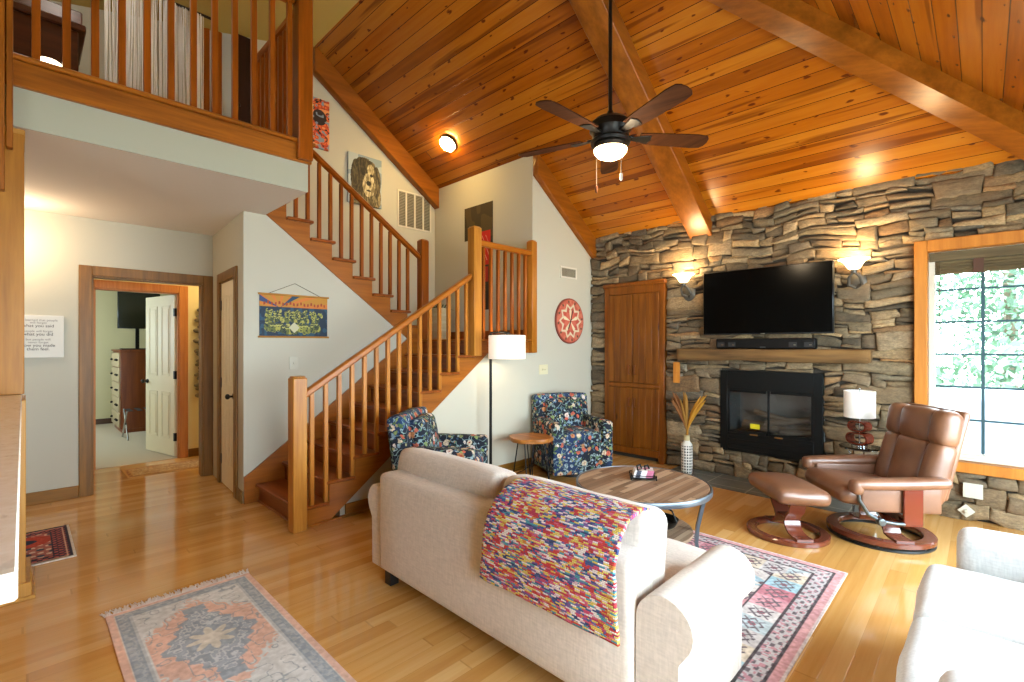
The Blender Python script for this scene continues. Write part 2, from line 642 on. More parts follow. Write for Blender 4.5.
def casement(name, x0, x1, z0, z1, at, axis):
    m = MB()
    t = .045
    if axis == 'y':
        bx = lambda a, b, c, d: m.bx(a, b, at - .03, at + .03, c, d)
    else:
        bx = lambda a, b, c, d: m.bx(at - .03, at + .03, a, b, c, d)
    bx(x0, x0 + t, z0, z1), bx(x1 - t, x1, z0, z1), bx(x0 + t, x1 - t, z0, z0 + t), bx(x0 + t, x1 - t, z1 - t, z1)
    xm = (x0 + x1) / 2
    bx(xm - .02, xm + .02, z0 + t, z1 - t)
    return struct(name, m, plate_w)


casement('window_2', .1, 2.05, .3, 2.1, 1.27, 'x')
casement('window_3', 2.3, 4.5, .3, 2.1, 1.27, 'x')
casement('window_4', -1.5, -.4, .9, 1.9, -2.66, 'y')

# ---------------------------------------------------------------- ceiling: main slope, east hip, upstairs slope


def slab(name, plan, zf, mat, uvf, th=.12):
    m = MB()
    A = [m.bm.verts.new((x, y, zf(x, y))) for x, y in plan]
    B = [m.bm.verts.new((x, y, zf(x, y) + th)) for x, y in plan]
    n = len(plan)
    m.bm.faces.new(A)
    m.bm.faces.new(B[::-1])
    for i in range(n):
        m.bm.faces.new((A[i], B[i], B[(i + 1) % n], A[(i + 1) % n]))
    m.uvp(uvf)
    return struct(name, m, mat)


XH = .5
q = math.sqrt(1 + SL * SL)
slab('ceiling', [(-5.75, 5.46), (XH + .17, 5.46), (XH - (YN - 2.36), 2.36), (-5.75, 2.36)], lambda x, y: zc(y), ceil_m, lambda c: (c.x, (YN - c.y) * q))
slab('ceiling_east', [(XH + .17, 5.46), (1.36, 5.46), (1.36, -2.72), (-.62, -2.72), (XH - (YN - 2.36), 2.36)], lambda x, y: 2.8 + SL * (XH - x), ceil_m, lambda c: (c.y, (XH - c.x) * q))
slab('ceiling_loft', [(-5.75, 2.36), (XH - (YN - 2.36), 2.36), (-.62, -2.72), (-5.75, -2.72)], lambda x, y: zc(2.36) - .25 * (2.36 - y), simple('loft_ceiling_paint', '#a8924e', .85), lambda c: (c.x, c.y))

# beams
def rafter(name, x0, x1, y0, y1, dep):
    m = MB().prism([(y0, zc(y0) + .02), (y1, zc(y1) + .02), (y1, zc(y1) - dep), (y0, zc(y0) - dep)], 'x', x0, x1, .006)
    return struct(name, m, beam_y)


rafter('trim_2', -2.37, -2.12, 2.5, YN + .02, .2)
rafter('trim_3', XW, XW + .08, 4.132, YN + .02, .25)
rafter('trim_4', -5.6, -5.49, 2.36, 4.128, .28)
hb = MB()
w2 = .095 / math.sqrt(2)
vs = []
for s_ in (-.12, 2.93):
    for sg in (-1, 1):
        for dz in (-.2, .05):
            vs.append(hb.bm.verts.new((XH - s_ + sg * w2, YN - s_ - sg * w2, 2.8 + SL * s_ + dz)))
for f in ((0, 1, 3, 2), (4, 6, 7, 5), (0, 4, 5, 1), (2, 3, 7, 6), (0, 2, 6, 4), (1, 5, 7, 3)):
    hb.bm.faces.new([vs[i] for i in f])
hip = struct('trim_5', hb, beam_w)

# ---------------------------------------------------------------- loft platform
struct('wall_loft_edge', MB().bx(-3.722, -3.716, -2.6, 1.541, 2.578, 2.792), simple('loft_edge_paint', '#a2a392', .85))
struct('ceiling_soffit', MB().bx(-5.94, -3.72, -2.6, 1.54, 2.58, 2.795), ceil_paint)
struct('trim_6', MB().bx(-3.72, -3.69, -2.6, 1.56, 2.79, 2.925, .004).bx(-4.62, -3.72, 1.54, 1.56, 2.79, 2.925, .004).bx(-3.80, -3.665, -2.6, 1.585, 2.925, 2.955, .008), oak_y)
struct('floor_loft', MB().bx(-5.6, -3.73, -2.6, 1.535, 2.795, 2.945).uvp(lambda c: (c.y, c.x)), floor_m)
struct('wall_loft_end', MB().bx(-5.6, -3.72, -2.6, -2.5, 2.945, 3.6), wall_m)
struct('trim_7', MB().bx(-3.70, -3.65, -.062, -.036, 2.44, 4.55, .003), oak_z)
struct('trim_8', MB().bx(-3.70, -3.64, -.12, -.066, 2.21, 4.5, .003), oak_z)

# ---------------------------------------------------------------- door casings, baseboards
def casing(name, a0, a1, ztop, at, axis, w=.092, d=.02, mat=None, side=1, jamb=0.):
    m = MB()

    def B(p0, p1, z0, z1):
        lo, hi = sorted((at, at + side * d))
        if axis == 'x':
            m.bx(lo, hi, p0, p1, z0, z1, .004)
        else:
            m.bx(p0, p1, lo, hi, z0, z1, .004)

    def J(p0, p1, z0, z1):
        lo, hi = sorted((at, at - side * jamb))
        if axis == 'x':
            m.bx(lo, hi, p0, p1, z0, z1)
        else:
            m.bx(p0, p1, lo, hi, z0, z1)
    B(a0 - w, a0, 0, ztop + w), B(a1, a1 + w, 0, ztop + w), B(a0, a1, ztop, ztop + w)
    if jamb:
        J(a0 - .012, a0 + .012, 0, ztop), J(a1 - .012, a1 + .012, 0, ztop), J(a0, a1, ztop - .012, ztop + .01)
    return struct(name, m, mat or case_z)


casing('trim_9', .452, 1.345, 2.047, -5.94, 'x', jamb=.12)
casing('trim_10', .452, 1.345, 2.047, -6.06, 'x', side=-1)
casing('trim_11', .56, 1.353, 2.04, -7.1, 'x', jamb=.12, mat=wood('warm_casing', '#a8601e', '#cc8438', 'z'))
closet_turn(casing('trim_12', -5.54, -4.93, 2.03, 1.437, 'y', side=-1, jamb=.09))
bb = MB().bx(-5.94, -5.925, -2.6, .36, 0, .11, .004)
struct('baseboard_doorway', bb, case_y)
struct('baseboard_west', MB().bx(XW, XW + .016, 1.84, 5.27, 0, .105, .004).bx(XW, XW + .03, 1.80, 5.27, 0, .02, .004), case_y)
struct('baseboard_hall', MB().bx(-7.1, -7.085, 1.45, 2.6, 0, .1, .004), case_y)
closet_turn(struct('baseboard_closet', MB().bx(-4.835, -4.655, 1.421, 1.437, 0, .11, .004), wood('casing', '#5e3c0a', '#8e601c', 'x')))

# ---------------------------------------------------------------- stone veneer of the fireplace wall
OPEN = [(-3.49, -2.65, -.1, 2.185), (-2.03, -1.07, .275, 1.135), (-.413, .965, .386, 2.264)]
PAL = [rgb(h) for h in ('#a19480', '#b3a186', '#8f8572', '#a5947a', '#857e70', '#bda887', '#9a896e', '#aa9d88', '#8a806c', '#ad8c66', '#969086', '#7c715e')]


def stone_wall():
    r = np.random.default_rng(11)
    P, F, Cc = [], [], []

    def warp(x, y, z):
        d = min([max(a - x, x - b, c - z, z - e_) for a, b, c, e_ in OPEN] + [x + 3.7, z, 1.2 - x])
        m_ = max(0., min(1., d / .22))
        v = noise.noise_vector(Vector((x * 2.1, z * 1.5, 7.1)))
        return (x + v.x * .05 * m_, y, z + v.z * .06 * m_)

    def stone(x0, x1, z0, z1):
        g = .001
        x0, x1, z0, z1 = x0 + g, x1 - g, z0 + g, z1 - g
        w, h = x1 - x0, z1 - z0
        if w < .025 or h < .014:
            return
        nx = max(2, min(9, int(w / .05)))
        nz = 2 if h < .07 else 3
        e = min(.012, w * .2)
        eh = min(.011, h * .28)
        sx = [0, 0] + [e / w + (1 - 2 * e / w) * i / nx for i in range(nx + 1)] + [1, 1]
        sz = [0, 0] + [eh / h + (1 - 2 * eh / h) * i / nz for i in range(nz + 1)] + [1, 1]
        y0 = YN - r.uniform(.0, .03)
        ty, tz = r.normal() * .008, r.normal() * .006
        jj = r.normal(size=4) * min(.016, h * .26)
        jx = r.normal(size=2) * min(.016, w * .1)
        o = Vector((r.random() * 50, r.random() * 50, r.random() * 50))
        ci = PAL[r.integers(len(PAL))] * r.uniform(.58, .96) * np.array((1.0, .935, .82))
        n0 = len(P)
        for b, t in enumerate(sz):
            for a, s in enumerate(sx):
                zb = z0 + jj[0] * (1 - s) + jj[1] * s
                zt = z1 + jj[2] * (1 - s) + jj[3] * s
                ob = a in (0, len(sx) - 1) or b in (0, len(sz) - 1)
                ed = not ob and (a in (1, len(sx) - 2) or b in (1, len(sz) - 2))
                wob = noise.noise(o + Vector((s * w * 17, t * 2, 0))) * min(.012, h * .2)
                z = zb + (zt - zb) * t + wob * (1 if 0 < t < 1 else 1)
                x = x0 + w * s + jx[0] * (1 - s) * (t - .5) + jx[1] * s * (t - .5)
                if ob:
                    y = 5.338
                else:
                    y = y0 + ty * (s - .5) + tz * (t - .5) + noise.noise(o + Vector((s * w * 14, t * h * 22, 3))) * .011
                    if ed:
                        y += .010
                P.append(warp(x, y, z))
                Cc.append(ci)
        W = len(sx)
        for b in range(len(sz) - 1):
            for a in range(W - 1):
                i = n0 + b * W + a
                F.append((i, i + 1, i + 1 + W, i + W))

    def block(x0, x1, z0, z1):
        h = z1 - z0
        t = r.random()
        if h > .085 and t < .80:
            k = 2 if (h < .12 or t < .42) else 3
            cut = np.sort(r.uniform(.28, .72, k - 1)) if k == 2 else np.array([r.uniform(.25, .4), r.uniform(.6, .75)])
            zs = [z0] + [z0 + h * c for c in cut] + [z1]
            for i in range(k):
                layer(x0, x1, zs[i], zs[i + 1])
        else:
            layer(x0, x1, z0, z1)

    def layer(x0, x1, z0, z1):
        w = x1 - x0
        if w > .24 and r.random() < .55:
            c = x0 + w * r.uniform(.3, .7)
            stone(x0, c, z0, z1)
            stone(c, x1, z0, z1)
        else:
            stone(x0, x1, z0, z1)

    forced = [0, .275, .386, 1.135, 2.185, 2.264, 2.86]
    zs = [0]
    for a, b in zip(forced, forced[1:]):
        n = max(1, round((b - a) / .12))
        cuts = [a + (b - a) * i / n for i in range(1, n)]
        zs += [c + r.uniform(-.025, .025) for c in cuts] + [b]
    for z0, z1 in zip(zs, zs[1:]):
        zm = (z0 + z1) / 2
        iv = [(-3.71, 1.2)]
        for a, b, c, d in OPEN:
            if c < zm < d:
                iv = [p for (l, h_) in iv for p in ((l, min(h_, a)), (max(l, b), h_)) if p[1] - p[0] > .02]
        for l, h_ in iv:
            x = l
            while x < h_ - 1e-6:
                L = r.uniform(.13, .46)
                x1 = h_ if h_ - (x + L) < .16 else x + L
                if z0 < 2.8 + SL * min(0, XH - x1):
                    block(x, x1, z0, z1)
                x = x1
    me = bpy.data.meshes.new('stone_veneer')
    me.from_pydata(P, [], F)
    a = me.color_attributes.new('Col', 'FLOAT_COLOR', 'POINT')
    c = np.array(Cc)
    lc = np.where(c <= .04045, c / 12.92, ((c + .055) / 1.055) ** 2.4)
    a.data.foreach_set('color', np.hstack([lc, np.ones((len(lc), 1))]).astype(np.float32).ravel())
    t = NT('ledge_stone')
    vc = t.n('ShaderNodeVertexColor', {'layer_name': 'Col'}).outputs[0]
    tc = t.tc()
    n1 = t.ramp(t.noise(t.map(tc, (1, 1, 2.2)), 14., 6., .7), [(.28, .5), (.72, 1.3)])
    n2 = t.noise(tc, 3.2, 3.)
    cc = t.mix(1., vc, n1, 'MULTIPLY')
    n3 = t.ramp(t.noise(t.map(tc, (1, 1, 1.8)), 48., 4., .7), [(.3, .62), (.7, 1.3)])
    cc = t.mix(1., cc, n3, 'MULTIPLY')
    cc = t.mix(t.math('MULTIPLY', t.ramp(n2, [(.45, 0.), (.7, 1.)]), .35), cc, lin('#8a6a48'))
    t.p(Base_Color=cc, Roughness=.8)
    t.bump(t.noise(t.map(tc, (1, 1, 2.5)), 22., 8., .7), .7, .014)
    me.materials.append(t.m)
    o = bpy.data.objects.new('wall_stone_veneer', me)
    COL.objects.link(o)
    o['kind'] = 'structure'
    bm = bmesh.new()
    bm.from_mesh(me)
    bmesh.ops.recalc_face_normals(bm, faces=bm.faces[:])
    # face the room
    for f in bm.faces:
        f.smooth = True
    bm.to_mesh(me)
    bm.free()


stone_wall()

# ---------------------------------------------------------------- window in the stone wall
glass = NT('window_glass')
_fr = glass.n('ShaderNodeFresnel', IOR=1.45).outputs[0]
_mx = glass.n('ShaderNodeMixShader', _0=_fr, _1=glass.n('ShaderNodeBsdfTransparent').outputs[0], _2=glass.n('ShaderNodeBsdfGlossy', Roughness=.0).outputs[0])
glass.t.links.new(_mx.outputs[0], glass.out.inputs[0])
glass = glass.m
wf = MB()
for a in ((-.413, -.328, .386, 2.264), (.88, .965, .386, 2.264), (-.328, .88, 2.17, 2.264), (-.328, .88, .386, .47)):
    wf.bx(a[0], a[1], 5.225, 5.34, a[2], a[3], .005)
struct('trim_13', wf, wood('window_casing', '#a0601c', '#c07c30', 'z'))
w1 = MB()
for a in ((-.328, -.285, .47, 2.17), (.84, .88, .47, 2.17), (-.285, .84, .47, .525), (-.285, .84, 2.12, 2.17)):
    w1.bx(a[0], a[1], 5.31, 5.43, a[2], a[3], .004)
w1.bx(-.2, .0, 5.29, 5.31, .475, .495).bx(.3, .45, 5.29, 5.31, .475, .495)
win1 = struct('window_1', w1, plate_w)
mu = MB()
for x in (0, .277, .554):
    mu.bx(x - .011, x + .011, 5.385, 5.405, .52, 2.13)
for z in (.79, 1.057, 1.324, 1.59, 1.857):
    mu.bx(-.29, .85, 5.386, 5.404, z - .008, z + .008)
mo = mu.obj('muntin', simple('muntin_grey', '#3c5258', .6, spec=.1), win1)
MB().bx(-.29, .85, 5.393, 5.397, .51, 2.13).obj('pane', glass, win1)
portal((.28, 5.45, 1.32), (-PI / 2, 0, 0), 1.2, 1.7)
# ---------------------------------------------------------------- staircase
RISE, RUN = .1625, .22
tread_x = wood('tread', '#682e0a', '#965016', 'x', rough=.3)
tread_oak = wood('stair_oak', '#7e420c', '#aa661c', 'x', rough=.32)
str_y = wood('stringer', '#7a4208', '#a45e14', 'y', rough=.35)
rail_y = wood('rail', '#84460a', '#b0681c', 'y', rough=.3)
rail_z = wood('rail', '#8a4e0e', '#b87628', 'z', rough=.3)
post_z = wood('newel', '#8e5414', '#c08434', 'z', rough=.35)
dark_z = wood('loft_rail', '#6c3404', '#9a500e', 'z', rough=.3)
dark_y = wood('loft_rail', '#6c3404', '#9a500e', 'y', rough=.3)


def flight(root, x0, x1, ys, zs, dr, n, face_x):
    """n risers from (ys, zs); dr = +1 climbs toward +y"""
    for k in range(1, n):
        yf = ys + dr * RUN * (k - 1)
        z = zs + RISE * k
        a, b = sorted((yf - dr * .03, yf + dr * RUN))
        m = MB().bx(x0, face_x, a, b, z - .03, z, .007)
        m.obj('tread', tread_x, root)
    for k in range(1, n + 1):
        yf = ys + dr * RUN * (k - 1)
        z = zs + RISE * k
        a, b = sorted((yf, yf + dr * .018))
        MB().bx(x0, x1, a, b, z - RISE - .025, z - .03).obj('riser', tread_x, root)


st = thing('staircase', 'oak staircase turning at a landing and climbing to the loft', 'staircase', (-4.2, 1.5, 0))


def P(c):      # world to staircase space
    return c


st.location = (0, 0, 0)
flight(st, -4.63, -3.735, 1.484, 0, 1, 9, -3.685)
flight(st, -5.59, -4.665, 3.26, 9 * RISE, -1, 9, -4.605)
# cut stringers
lo = [(1.484, 0)]
for k in range(1, 9):
    y = 1.484 + RUN * (k - 1)
    lo += [(y, RISE * k - .03), (y + RUN, RISE * k - .03)]
lo += [(3.244, 1.44), (3.40, 1.44), (3.40, 1.30), (1.76, .045), (1.70, 0)]
MB().prism(lo, 'x', -3.735, -3.705).obj('stringer', str_y, st)
up = [(3.26, 1.4625)]
for k in range(1, 9):
    y = 3.26 - RUN * (k - 1)
    z = 9 * RISE + RISE * k - .03
    up += [(y, z), (y - RUN, z)]
up += [(1.5, 2.60), (1.545, 2.585), (3.14, 1.4625 - .06)]
MB().prism(up, 'x', -4.665, -4.635).obj('stringer', str_y, st)
# skirt board along the wall, landing
sk = [(1.362, 0), (1.362, .235), (1.43, .28), (3.06, 1.485), (3.26, 1.485), (3.26, 1.3), (1.5, 0)]
MB().prism(sk, 'x', -4.648, -4.628).obj('skirt_board', str_y, st)
MB().bx(-5.59, -3.735, 3.25, 4.125, 1.40, 1.4375).bx(-5.59, -3.66, 3.215, 4.125, 1.4375, 1.4625, .007).obj('landing', tread_oak, st)
MB().bx(-3.735, -3.70, 3.28, 4.125, 1.31, 1.4375, .004).obj('landing_fascia', str_y, st)
MB().bx(-5.59, -3.75, 4.1, 4.125, 1.4625, 1.58, .004).obj('landing_skirt', tread_x, st)
MB().bx(-4.63, -3.70, 1.468, 1.484, 0, .018, .004).bx(-3.70, -3.685, 1.5, 1.80, 0, .018, .004).obj('shoe_moulding', tread_oak, st)


def newel(root, x, y, z0, z1, w=.105, mat=None):
    h = w / 2
    m = MB().bx(x - h, x + h, y - h, y + h, z0, z1 - .012, .006).bx(x - h + .008, x + h - .008, y - h + .008, y + h - .008, z1 - .014, z1, .006)
    return m.obj('newel_post', mat or post_z, root)


def bal(root, x, y, z0, z1, w=.033, mat=None):
    h = w / 2
    MB().bx(x - h, x + h, y - h, y + h, z0, z1, .003).obj('baluster', mat or rail_z, root)


def rail(root, p0, p1, w=.062, h=.062, mat=None):
    (x0, y0, z0), (x1, y1, z1) = p0, p1
    m = MB()
    if abs(y1 - y0) > abs(x1 - x0):
        m.prism([(y0, z0), (y1, z1), (y1, z1 - h), (y0, z0 - h)], 'x', x0 - w / 2, x0 + w / 2, .012)
    else:
        m.prism([(x0, z0), (x1, z1), (x1, z1 - h), (x0, z0 - h)], 'y', y0 - w / 2, y0 + w / 2, .012)
    m.obj('handrail', mat or rail_y, root)


# lower flight railing
lr = thing('stair_railing', 'oak railing of the lower flight rising from the square post on the floor', 'railing', (0, 0, 0), group=None)
newel(lr, -3.69, 1.452, 0, 1.165)
newel(lr, -3.685, 3.215, 1.29, 2.60)
zr = lambda y: 1.065 + .644 * (y - 1.52)
rail(lr, (-3.69, 1.50, zr(1.50)), (-3.69, 3.165, zr(3.165)))
for i in range(15):
    y = 1.563 + .111 * i
    k = min(8, int((y - 1.484) / RUN) + 1)
    bal(lr, -3.705, y, RISE * k, zr(y) - .05)
# landing railing
lg = thing('landing_railing', 'short level oak railing across the landing, between two square posts above the floor lamp', 'railing')
newel(lg, -3.69, 4.085, 1.31, 2.595, .09, mat=rail_z)
rail(lg, (-3.685, 3.265, 2.475), (-3.685, 4.05, 2.475))
for i in range(7):
    bal(lg, -3.695, 3.34 + .106 * i, 1.4625, 2.42, mat=dark_z)
# upper flight railing
ur = thing('stair_railing', 'oak railing of the upper flight, slanting down from the loft below the dog portrait', 'railing')
newel(ur, -4.6, 3.225, 1.4625, 2.61, .10, mat=dark_z)
zu = lambda y: 3.276 - .687 * (y - 1.955)
rail(ur, (-4.6, 1.58, zu(1.58)), (-4.6, 3.18, zu(3.18)), mat=dark_y)
for i in range(12):
    y = 1.80 + .112 * i
    k = min(8, int((3.29 - y) / RUN) + 1)
    bal(ur, -4.62, y, 9 * RISE + RISE * k, zu(y) - .05, mat=dark_z)
# loft railing
lf = thing('loft_railing', 'tall oak baluster railing along the edge of the loft, upper left above the white soffit', 'railing')
newel(lf, -3.70, 1.497, 2.80, 4.25, .11, mat=dark_z)
rail(lf, (-3.72, -2.4, 4.03), (-3.72, 1.44, 4.03), mat=dark_y)
for i in range(31):
    y = 1.402 - .1228 * i
    if y > -2.4:
        bal(lf, -3.72, y, 2.955, 3.98, .036, mat=dark_z)
le = thing('loft_railing', 'oak railing across the short end of the loft, seen edge-on behind the tall corner post', 'railing')
rail(le, (-3.78, 1.50, 4.02), (-4.78, 1.50, 4.02), mat=wood('loft_rail', '#6c3404', '#9a500e', 'x', rough=.3))
for i in range(9):
    bal(le, -3.86 - .105 * i, 1.50, 2.946, 3.97, .036, mat=dark_z)

# ---------------------------------------------------------------- loft contents
sc_ = thing('string_curtain', 'pale string curtain hanging in the loft behind the balusters', 'curtain', (-5.0, .0, 0))
m = MB()
r_ = random.Random(3)
for i in range(120):
    y = .46 + .68 * i / 120 + r_.uniform(-.004, .004)
    x = r_.uniform(-.03, .03)
    a, b = r_.uniform(-.02, .02), r_.uniform(-.02, .02)
    m.tube([(x, y, 4.35), (x + a * .5, y + b * .4, 3.9), (x + a, y + b, 3.4), (x + a * .6, y + b * 1.2, 2.99)], .0032, 4)
so = m.obj('strings', simple('curtain_string', '#ebe8e4', .8), sc_)
so['kind'] = 'stuff'
MB().cyl((0, .40, 4.36), (0, 1.2, 4.36), .012).obj('rod', bronze, sc_)
dk = thing('writing_desk', 'dark brown wooden desk standing in the loft behind the leftmost balusters', 'desk', (-4.9, -.2, 2.945))
dkm = wood('walnut', '#2c1408', '#4e2610', 'y', rough=.3)
MB().bx(-.3, .3, -.6, .52, .70, .75, .008).bx(-.26, .27, -.56, .48, .42, .70, .006).obj('top', dkm, dk)
for sx in (-.24, .24):
    for sy in (-.52, .44):
        MB().cyl((sx, sy, .0), (sx, sy, .43), .02, .032, 10).obj('leg', dkm, dk)
MB().bx(-.3, -.02, -.6, .52, .75, 1.0, .008).obj('hutch', dkm, dk)
lp = thing('table_lamp', 'small glowing dome lamp on the loft floor beside the desk', 'lamp', (-3.87, .105, 2.905))
MB().lathe([(.05, .042), (.055, .054), (.02, .02), (.015, .11)], seg=16).obj('base', bronze, lp)
MB().lathe([(.015, .10), (.075, .10), (.073, .118), (.05, .14), (.0, .147)], seg=20).obj('shade', simple('lamp_glow', '#fff2d8', .5, emit=9., ecol='#ffe9c4'), lp)
# framed door and dark doorway at the back of the loft
ld = MB()
ld.bx(-5.6, -5.57, 1.26, 1.32, 2.945, 4.6).bx(-5.6, -5.57, 1.38, 1.43, 2.945, 4.6)
struct('trim_14', ld, dark_z)
dd = thing('door', 'dark wooden door standing ajar at the back of the loft, left of the stairwell', 'door', (-5.58, 1.50, 2.945))
MB().bx(0, .04, .045, .20, .0, 1.7, .004).obj('door_leaf', wood('dark_door', '#1c0c06', '#321509', 'z'), dd)
MB().sph((.06, .07, .95), .02).obj('knob', bronze, dd)
lamp((-4.35, .2, 4.2), 12, (1, .93, .84), .12)  # added fill light without a fixture, brightens the string curtain
lamp((-4.9, -1.2, 3.7), 12, (1, .72, .42), .15)
# ---------------------------------------------------------------- doors and hallway
def panel_door(name, label, loc, rz, w, h, knob_u, mat):
    """door leaf in local xz, hinge at x=0, thickness along y, raised panels both sides"""
    d = thing(name, label, 'door', loc, rz)
    MB().bx(0, w, -.017, .017, .008, h, .003).obj('door_leaf', mat, d)
    g = w * .14
    pw = (w - 3 * g) / 2
    for i in range(2):
        for z0, z1 in ((.22, .80), (1.0, h - .13)):
            x0 = g + i * (pw + g)
            for sg in (-1, 1):
                m = MB()
                a, b = (.017, .0225) if sg > 0 else (-.0225, -.017)
                for q4 in ((x0, x0 + .018, z0, z1), (x0 + pw - .018, x0 + pw, z0, z1), (x0 + .018, x0 + pw - .018, z0, z0 + .018), (x0 + .018, x0 + pw - .018, z1 - .018, z1)):
                    m.bx(q4[0], q4[1], a, b, q4[2], q4[3], .003)
                m.bx(x0 + .04, x0 + pw - .04, a, b, z0 + .04, z1 - .04, .004)
                m.obj('panel', mat, d)
    k = MB()
    for sg in (-1, 1):
        k.cyl((knob_u, sg * .017, .92), (knob_u, sg * .028, .92), .028, seg=14)
        k.cyl((knob_u, sg * .028, .92), (knob_u, sg * .06, .92), .010, seg=10)
        k.sph((knob_u, sg * .072, .92), .026, (1, .8, 1), 14)
    k.obj('knob', black_iron, d)
    for z in (.25, 1.02, h - .22):
        MB().bx(-.012, .02, -.024, .024, z - .05, z + .05, .002).obj('hinge', black_iron, d)
    return d


closet_turn(panel_door('door', 'closed white panel door of the closet, right of the wide doorway', (-5.535, 1.457, 0), 0, .60, 2.02, .54, simple('closet_door_paint', '#e8dec6', .5)))
panel_door('door', 'open white panel door seen inside the bedroom through the wide doorway', (-7.165, 1.335, 0.006), PI + .22, .80, 2.02, .74, white_door)
cb = wood('dresser_side', '#5d2c10', '#81441c', 'z', rough=.4)
dr = thing('dresser', 'tall brown dresser with pale drawer fronts in the bedroom beyond the doorway', 'dresser', (-10.15, 1.3, 0.006))
MB().bx(-.45, .45, -.22, .28, .06, 1.29, .006).bx(-.47, .47, -.245, .29, 1.29, 1.32, .006).bx(-.45, .45, -.2, .28, 0, .06).obj('body', cb, dr)
for i in range(5):
    z = .09 + i * .238
    f = MB().bx(-.43, .43, -.245, -.22, z, z + .225, .006).obj('drawer', simple('cream_drawer', '#a89674', .5), dr)
    for sx in (-.25, .25, .38):
        MB().sph((sx, -.262, z + .115), .018).obj('knob', black_iron, f)
tvb = thing('television', 'small black television on a stand on top of the bedroom dresser', 'television', (-9.9, 1.32, 1.326))
MB().bx(-.12, .12, -.22, .16, 0, .02, .005).obj('base', black_iron, tvb)
MB().bx(-.02, .02, -.03, .02, .02, .4).obj('post', black_iron, tvb)
MB().bx(-.02, .03, -.26, .30, .34, .93, .006).obj('frame', simple('tv_black', '#0c0d0d', .25), tvb)
MB().bx(.03, .033, -.245, .285, .36, .915).obj('screen', simple('tv_screen', '#0a120e', .08, coat=.6), tvb)
rk = thing('luggage_rack', 'folding luggage rack with crossed chrome legs beside the bedroom dresser', 'rack', (-9.1, 1.22, 0.006))
chrome = simple('chrome', '#b9bcbc', .15, 1.)
for y in (-.16, .16):
    MB().tube([(-.22, y, 0), (.2, y, .42)], .012, 8).obj('leg', chrome, rk)
    MB().tube([(.22, y * .92, 0), (-.2, y * .92, .42)], .012, 8).obj('leg', chrome, rk)
for k in range(3):
    MB().bx(-.2, .2, -.14 + k * .11, -.08 + k * .11, .42, .425).obj('strap', simple('rack_strap', '#241c16', .8), rk)
mg = thing('wall_hanging', 'grey knotted garland hanging on the yellow hallway wall', 'wall hanging', (-7.085, 1.575, 0))
m = MB()
for k in range(26):
    z = 1.84 - k * .043
    m.sph((.02, .03 * math.sin(k * 1.9), z), .034 + .008 * math.sin(k * 2.3), (.5, 1.3, .75), 8)
m.obj('garland', simple('grey_yarn', '#77705f', .9), mg)
MB().tube([(.012, .0, 1.93), (.012, 0, 1.80)], .003, 6).obj('cord', simple('grey_yarn', '#77705f', .9), mg)
lamp((-6.55, 1.9, 2.3), 16, (1, .76, .40), .1)
lamp((-6.55, -.3, 2.3), 8, (1, .74, .44), .1)
lamp((-5.62, -.12, 2.28), 22, (1, .74, .48), .06)

# ---------------------------------------------------------------- text helper (mesh lettering)


def text(name, body, size, mat, parent, loc, rot, align='CENTER', th=.0006):
    cu = bpy.data.curves.new(name, 'FONT')
    cu.body = body
    cu.size = size
    cu.align_x = align
    cu.extrude = th
    o = bpy.data.objects.new(name, cu)
    me = bpy.data.meshes.new_from_object(o)
    bpy.data.objects.remove(o)
    me.materials.append(mat)
    t = bpy.data.objects.new(name, me)
    t.parent = parent
    t.location = loc
    t.rotation_euler = rot
    COL.objects.link(t)
    return t


sg_ = thing('wall_sign', 'square white canvas sign printed with a quotation, left of the wide doorway', 'sign', (-5.925, .075, 1.475))
MB().bx(-.015, .012, -.185, .185, -.187, .187, .003).obj('canvas', simple('sign_canvas', '#d3d2ca', .8), sg_)
gi, bi = simple('sign_grey_ink', '#77746e', .8), simple('sign_black_ink', '#2a2623', .8)
for k, (s, big) in enumerate((("I've learned that people", 0), ('will forget', 0), ('what you said', 1), ('people will forget', 0), ('what you did', 1), ('but people will', 0), ('never forget', 0), ('how you made', 1), ('them feel.', 1))):
    z = (.135, .112, .082, .038, .008, -.035, -.060, -.090, -.122)[k]
    text('lettering', s, .036 if big else .026, bi if big else gi, sg_, (.0128, .02, z), (PI / 2, 0, PI / 2))

# ---------------------------------------------------------------- pictures (flat hangings)
pic_m = attr('picture_paint', .7)


def hang(o, x=None, y=None, z=0, at=0):
    """stand a patch up against a wall: x -> wall facing +x, y -> wall facing -y"""
    if x is not None:
        o.rotation_euler = (PI / 2, 0, PI / 2)
        o.location = (x, at, z)
    else:
        o.rotation_euler = (PI / 2, 0, 0)
        o.location = (at, y, z)
    return o


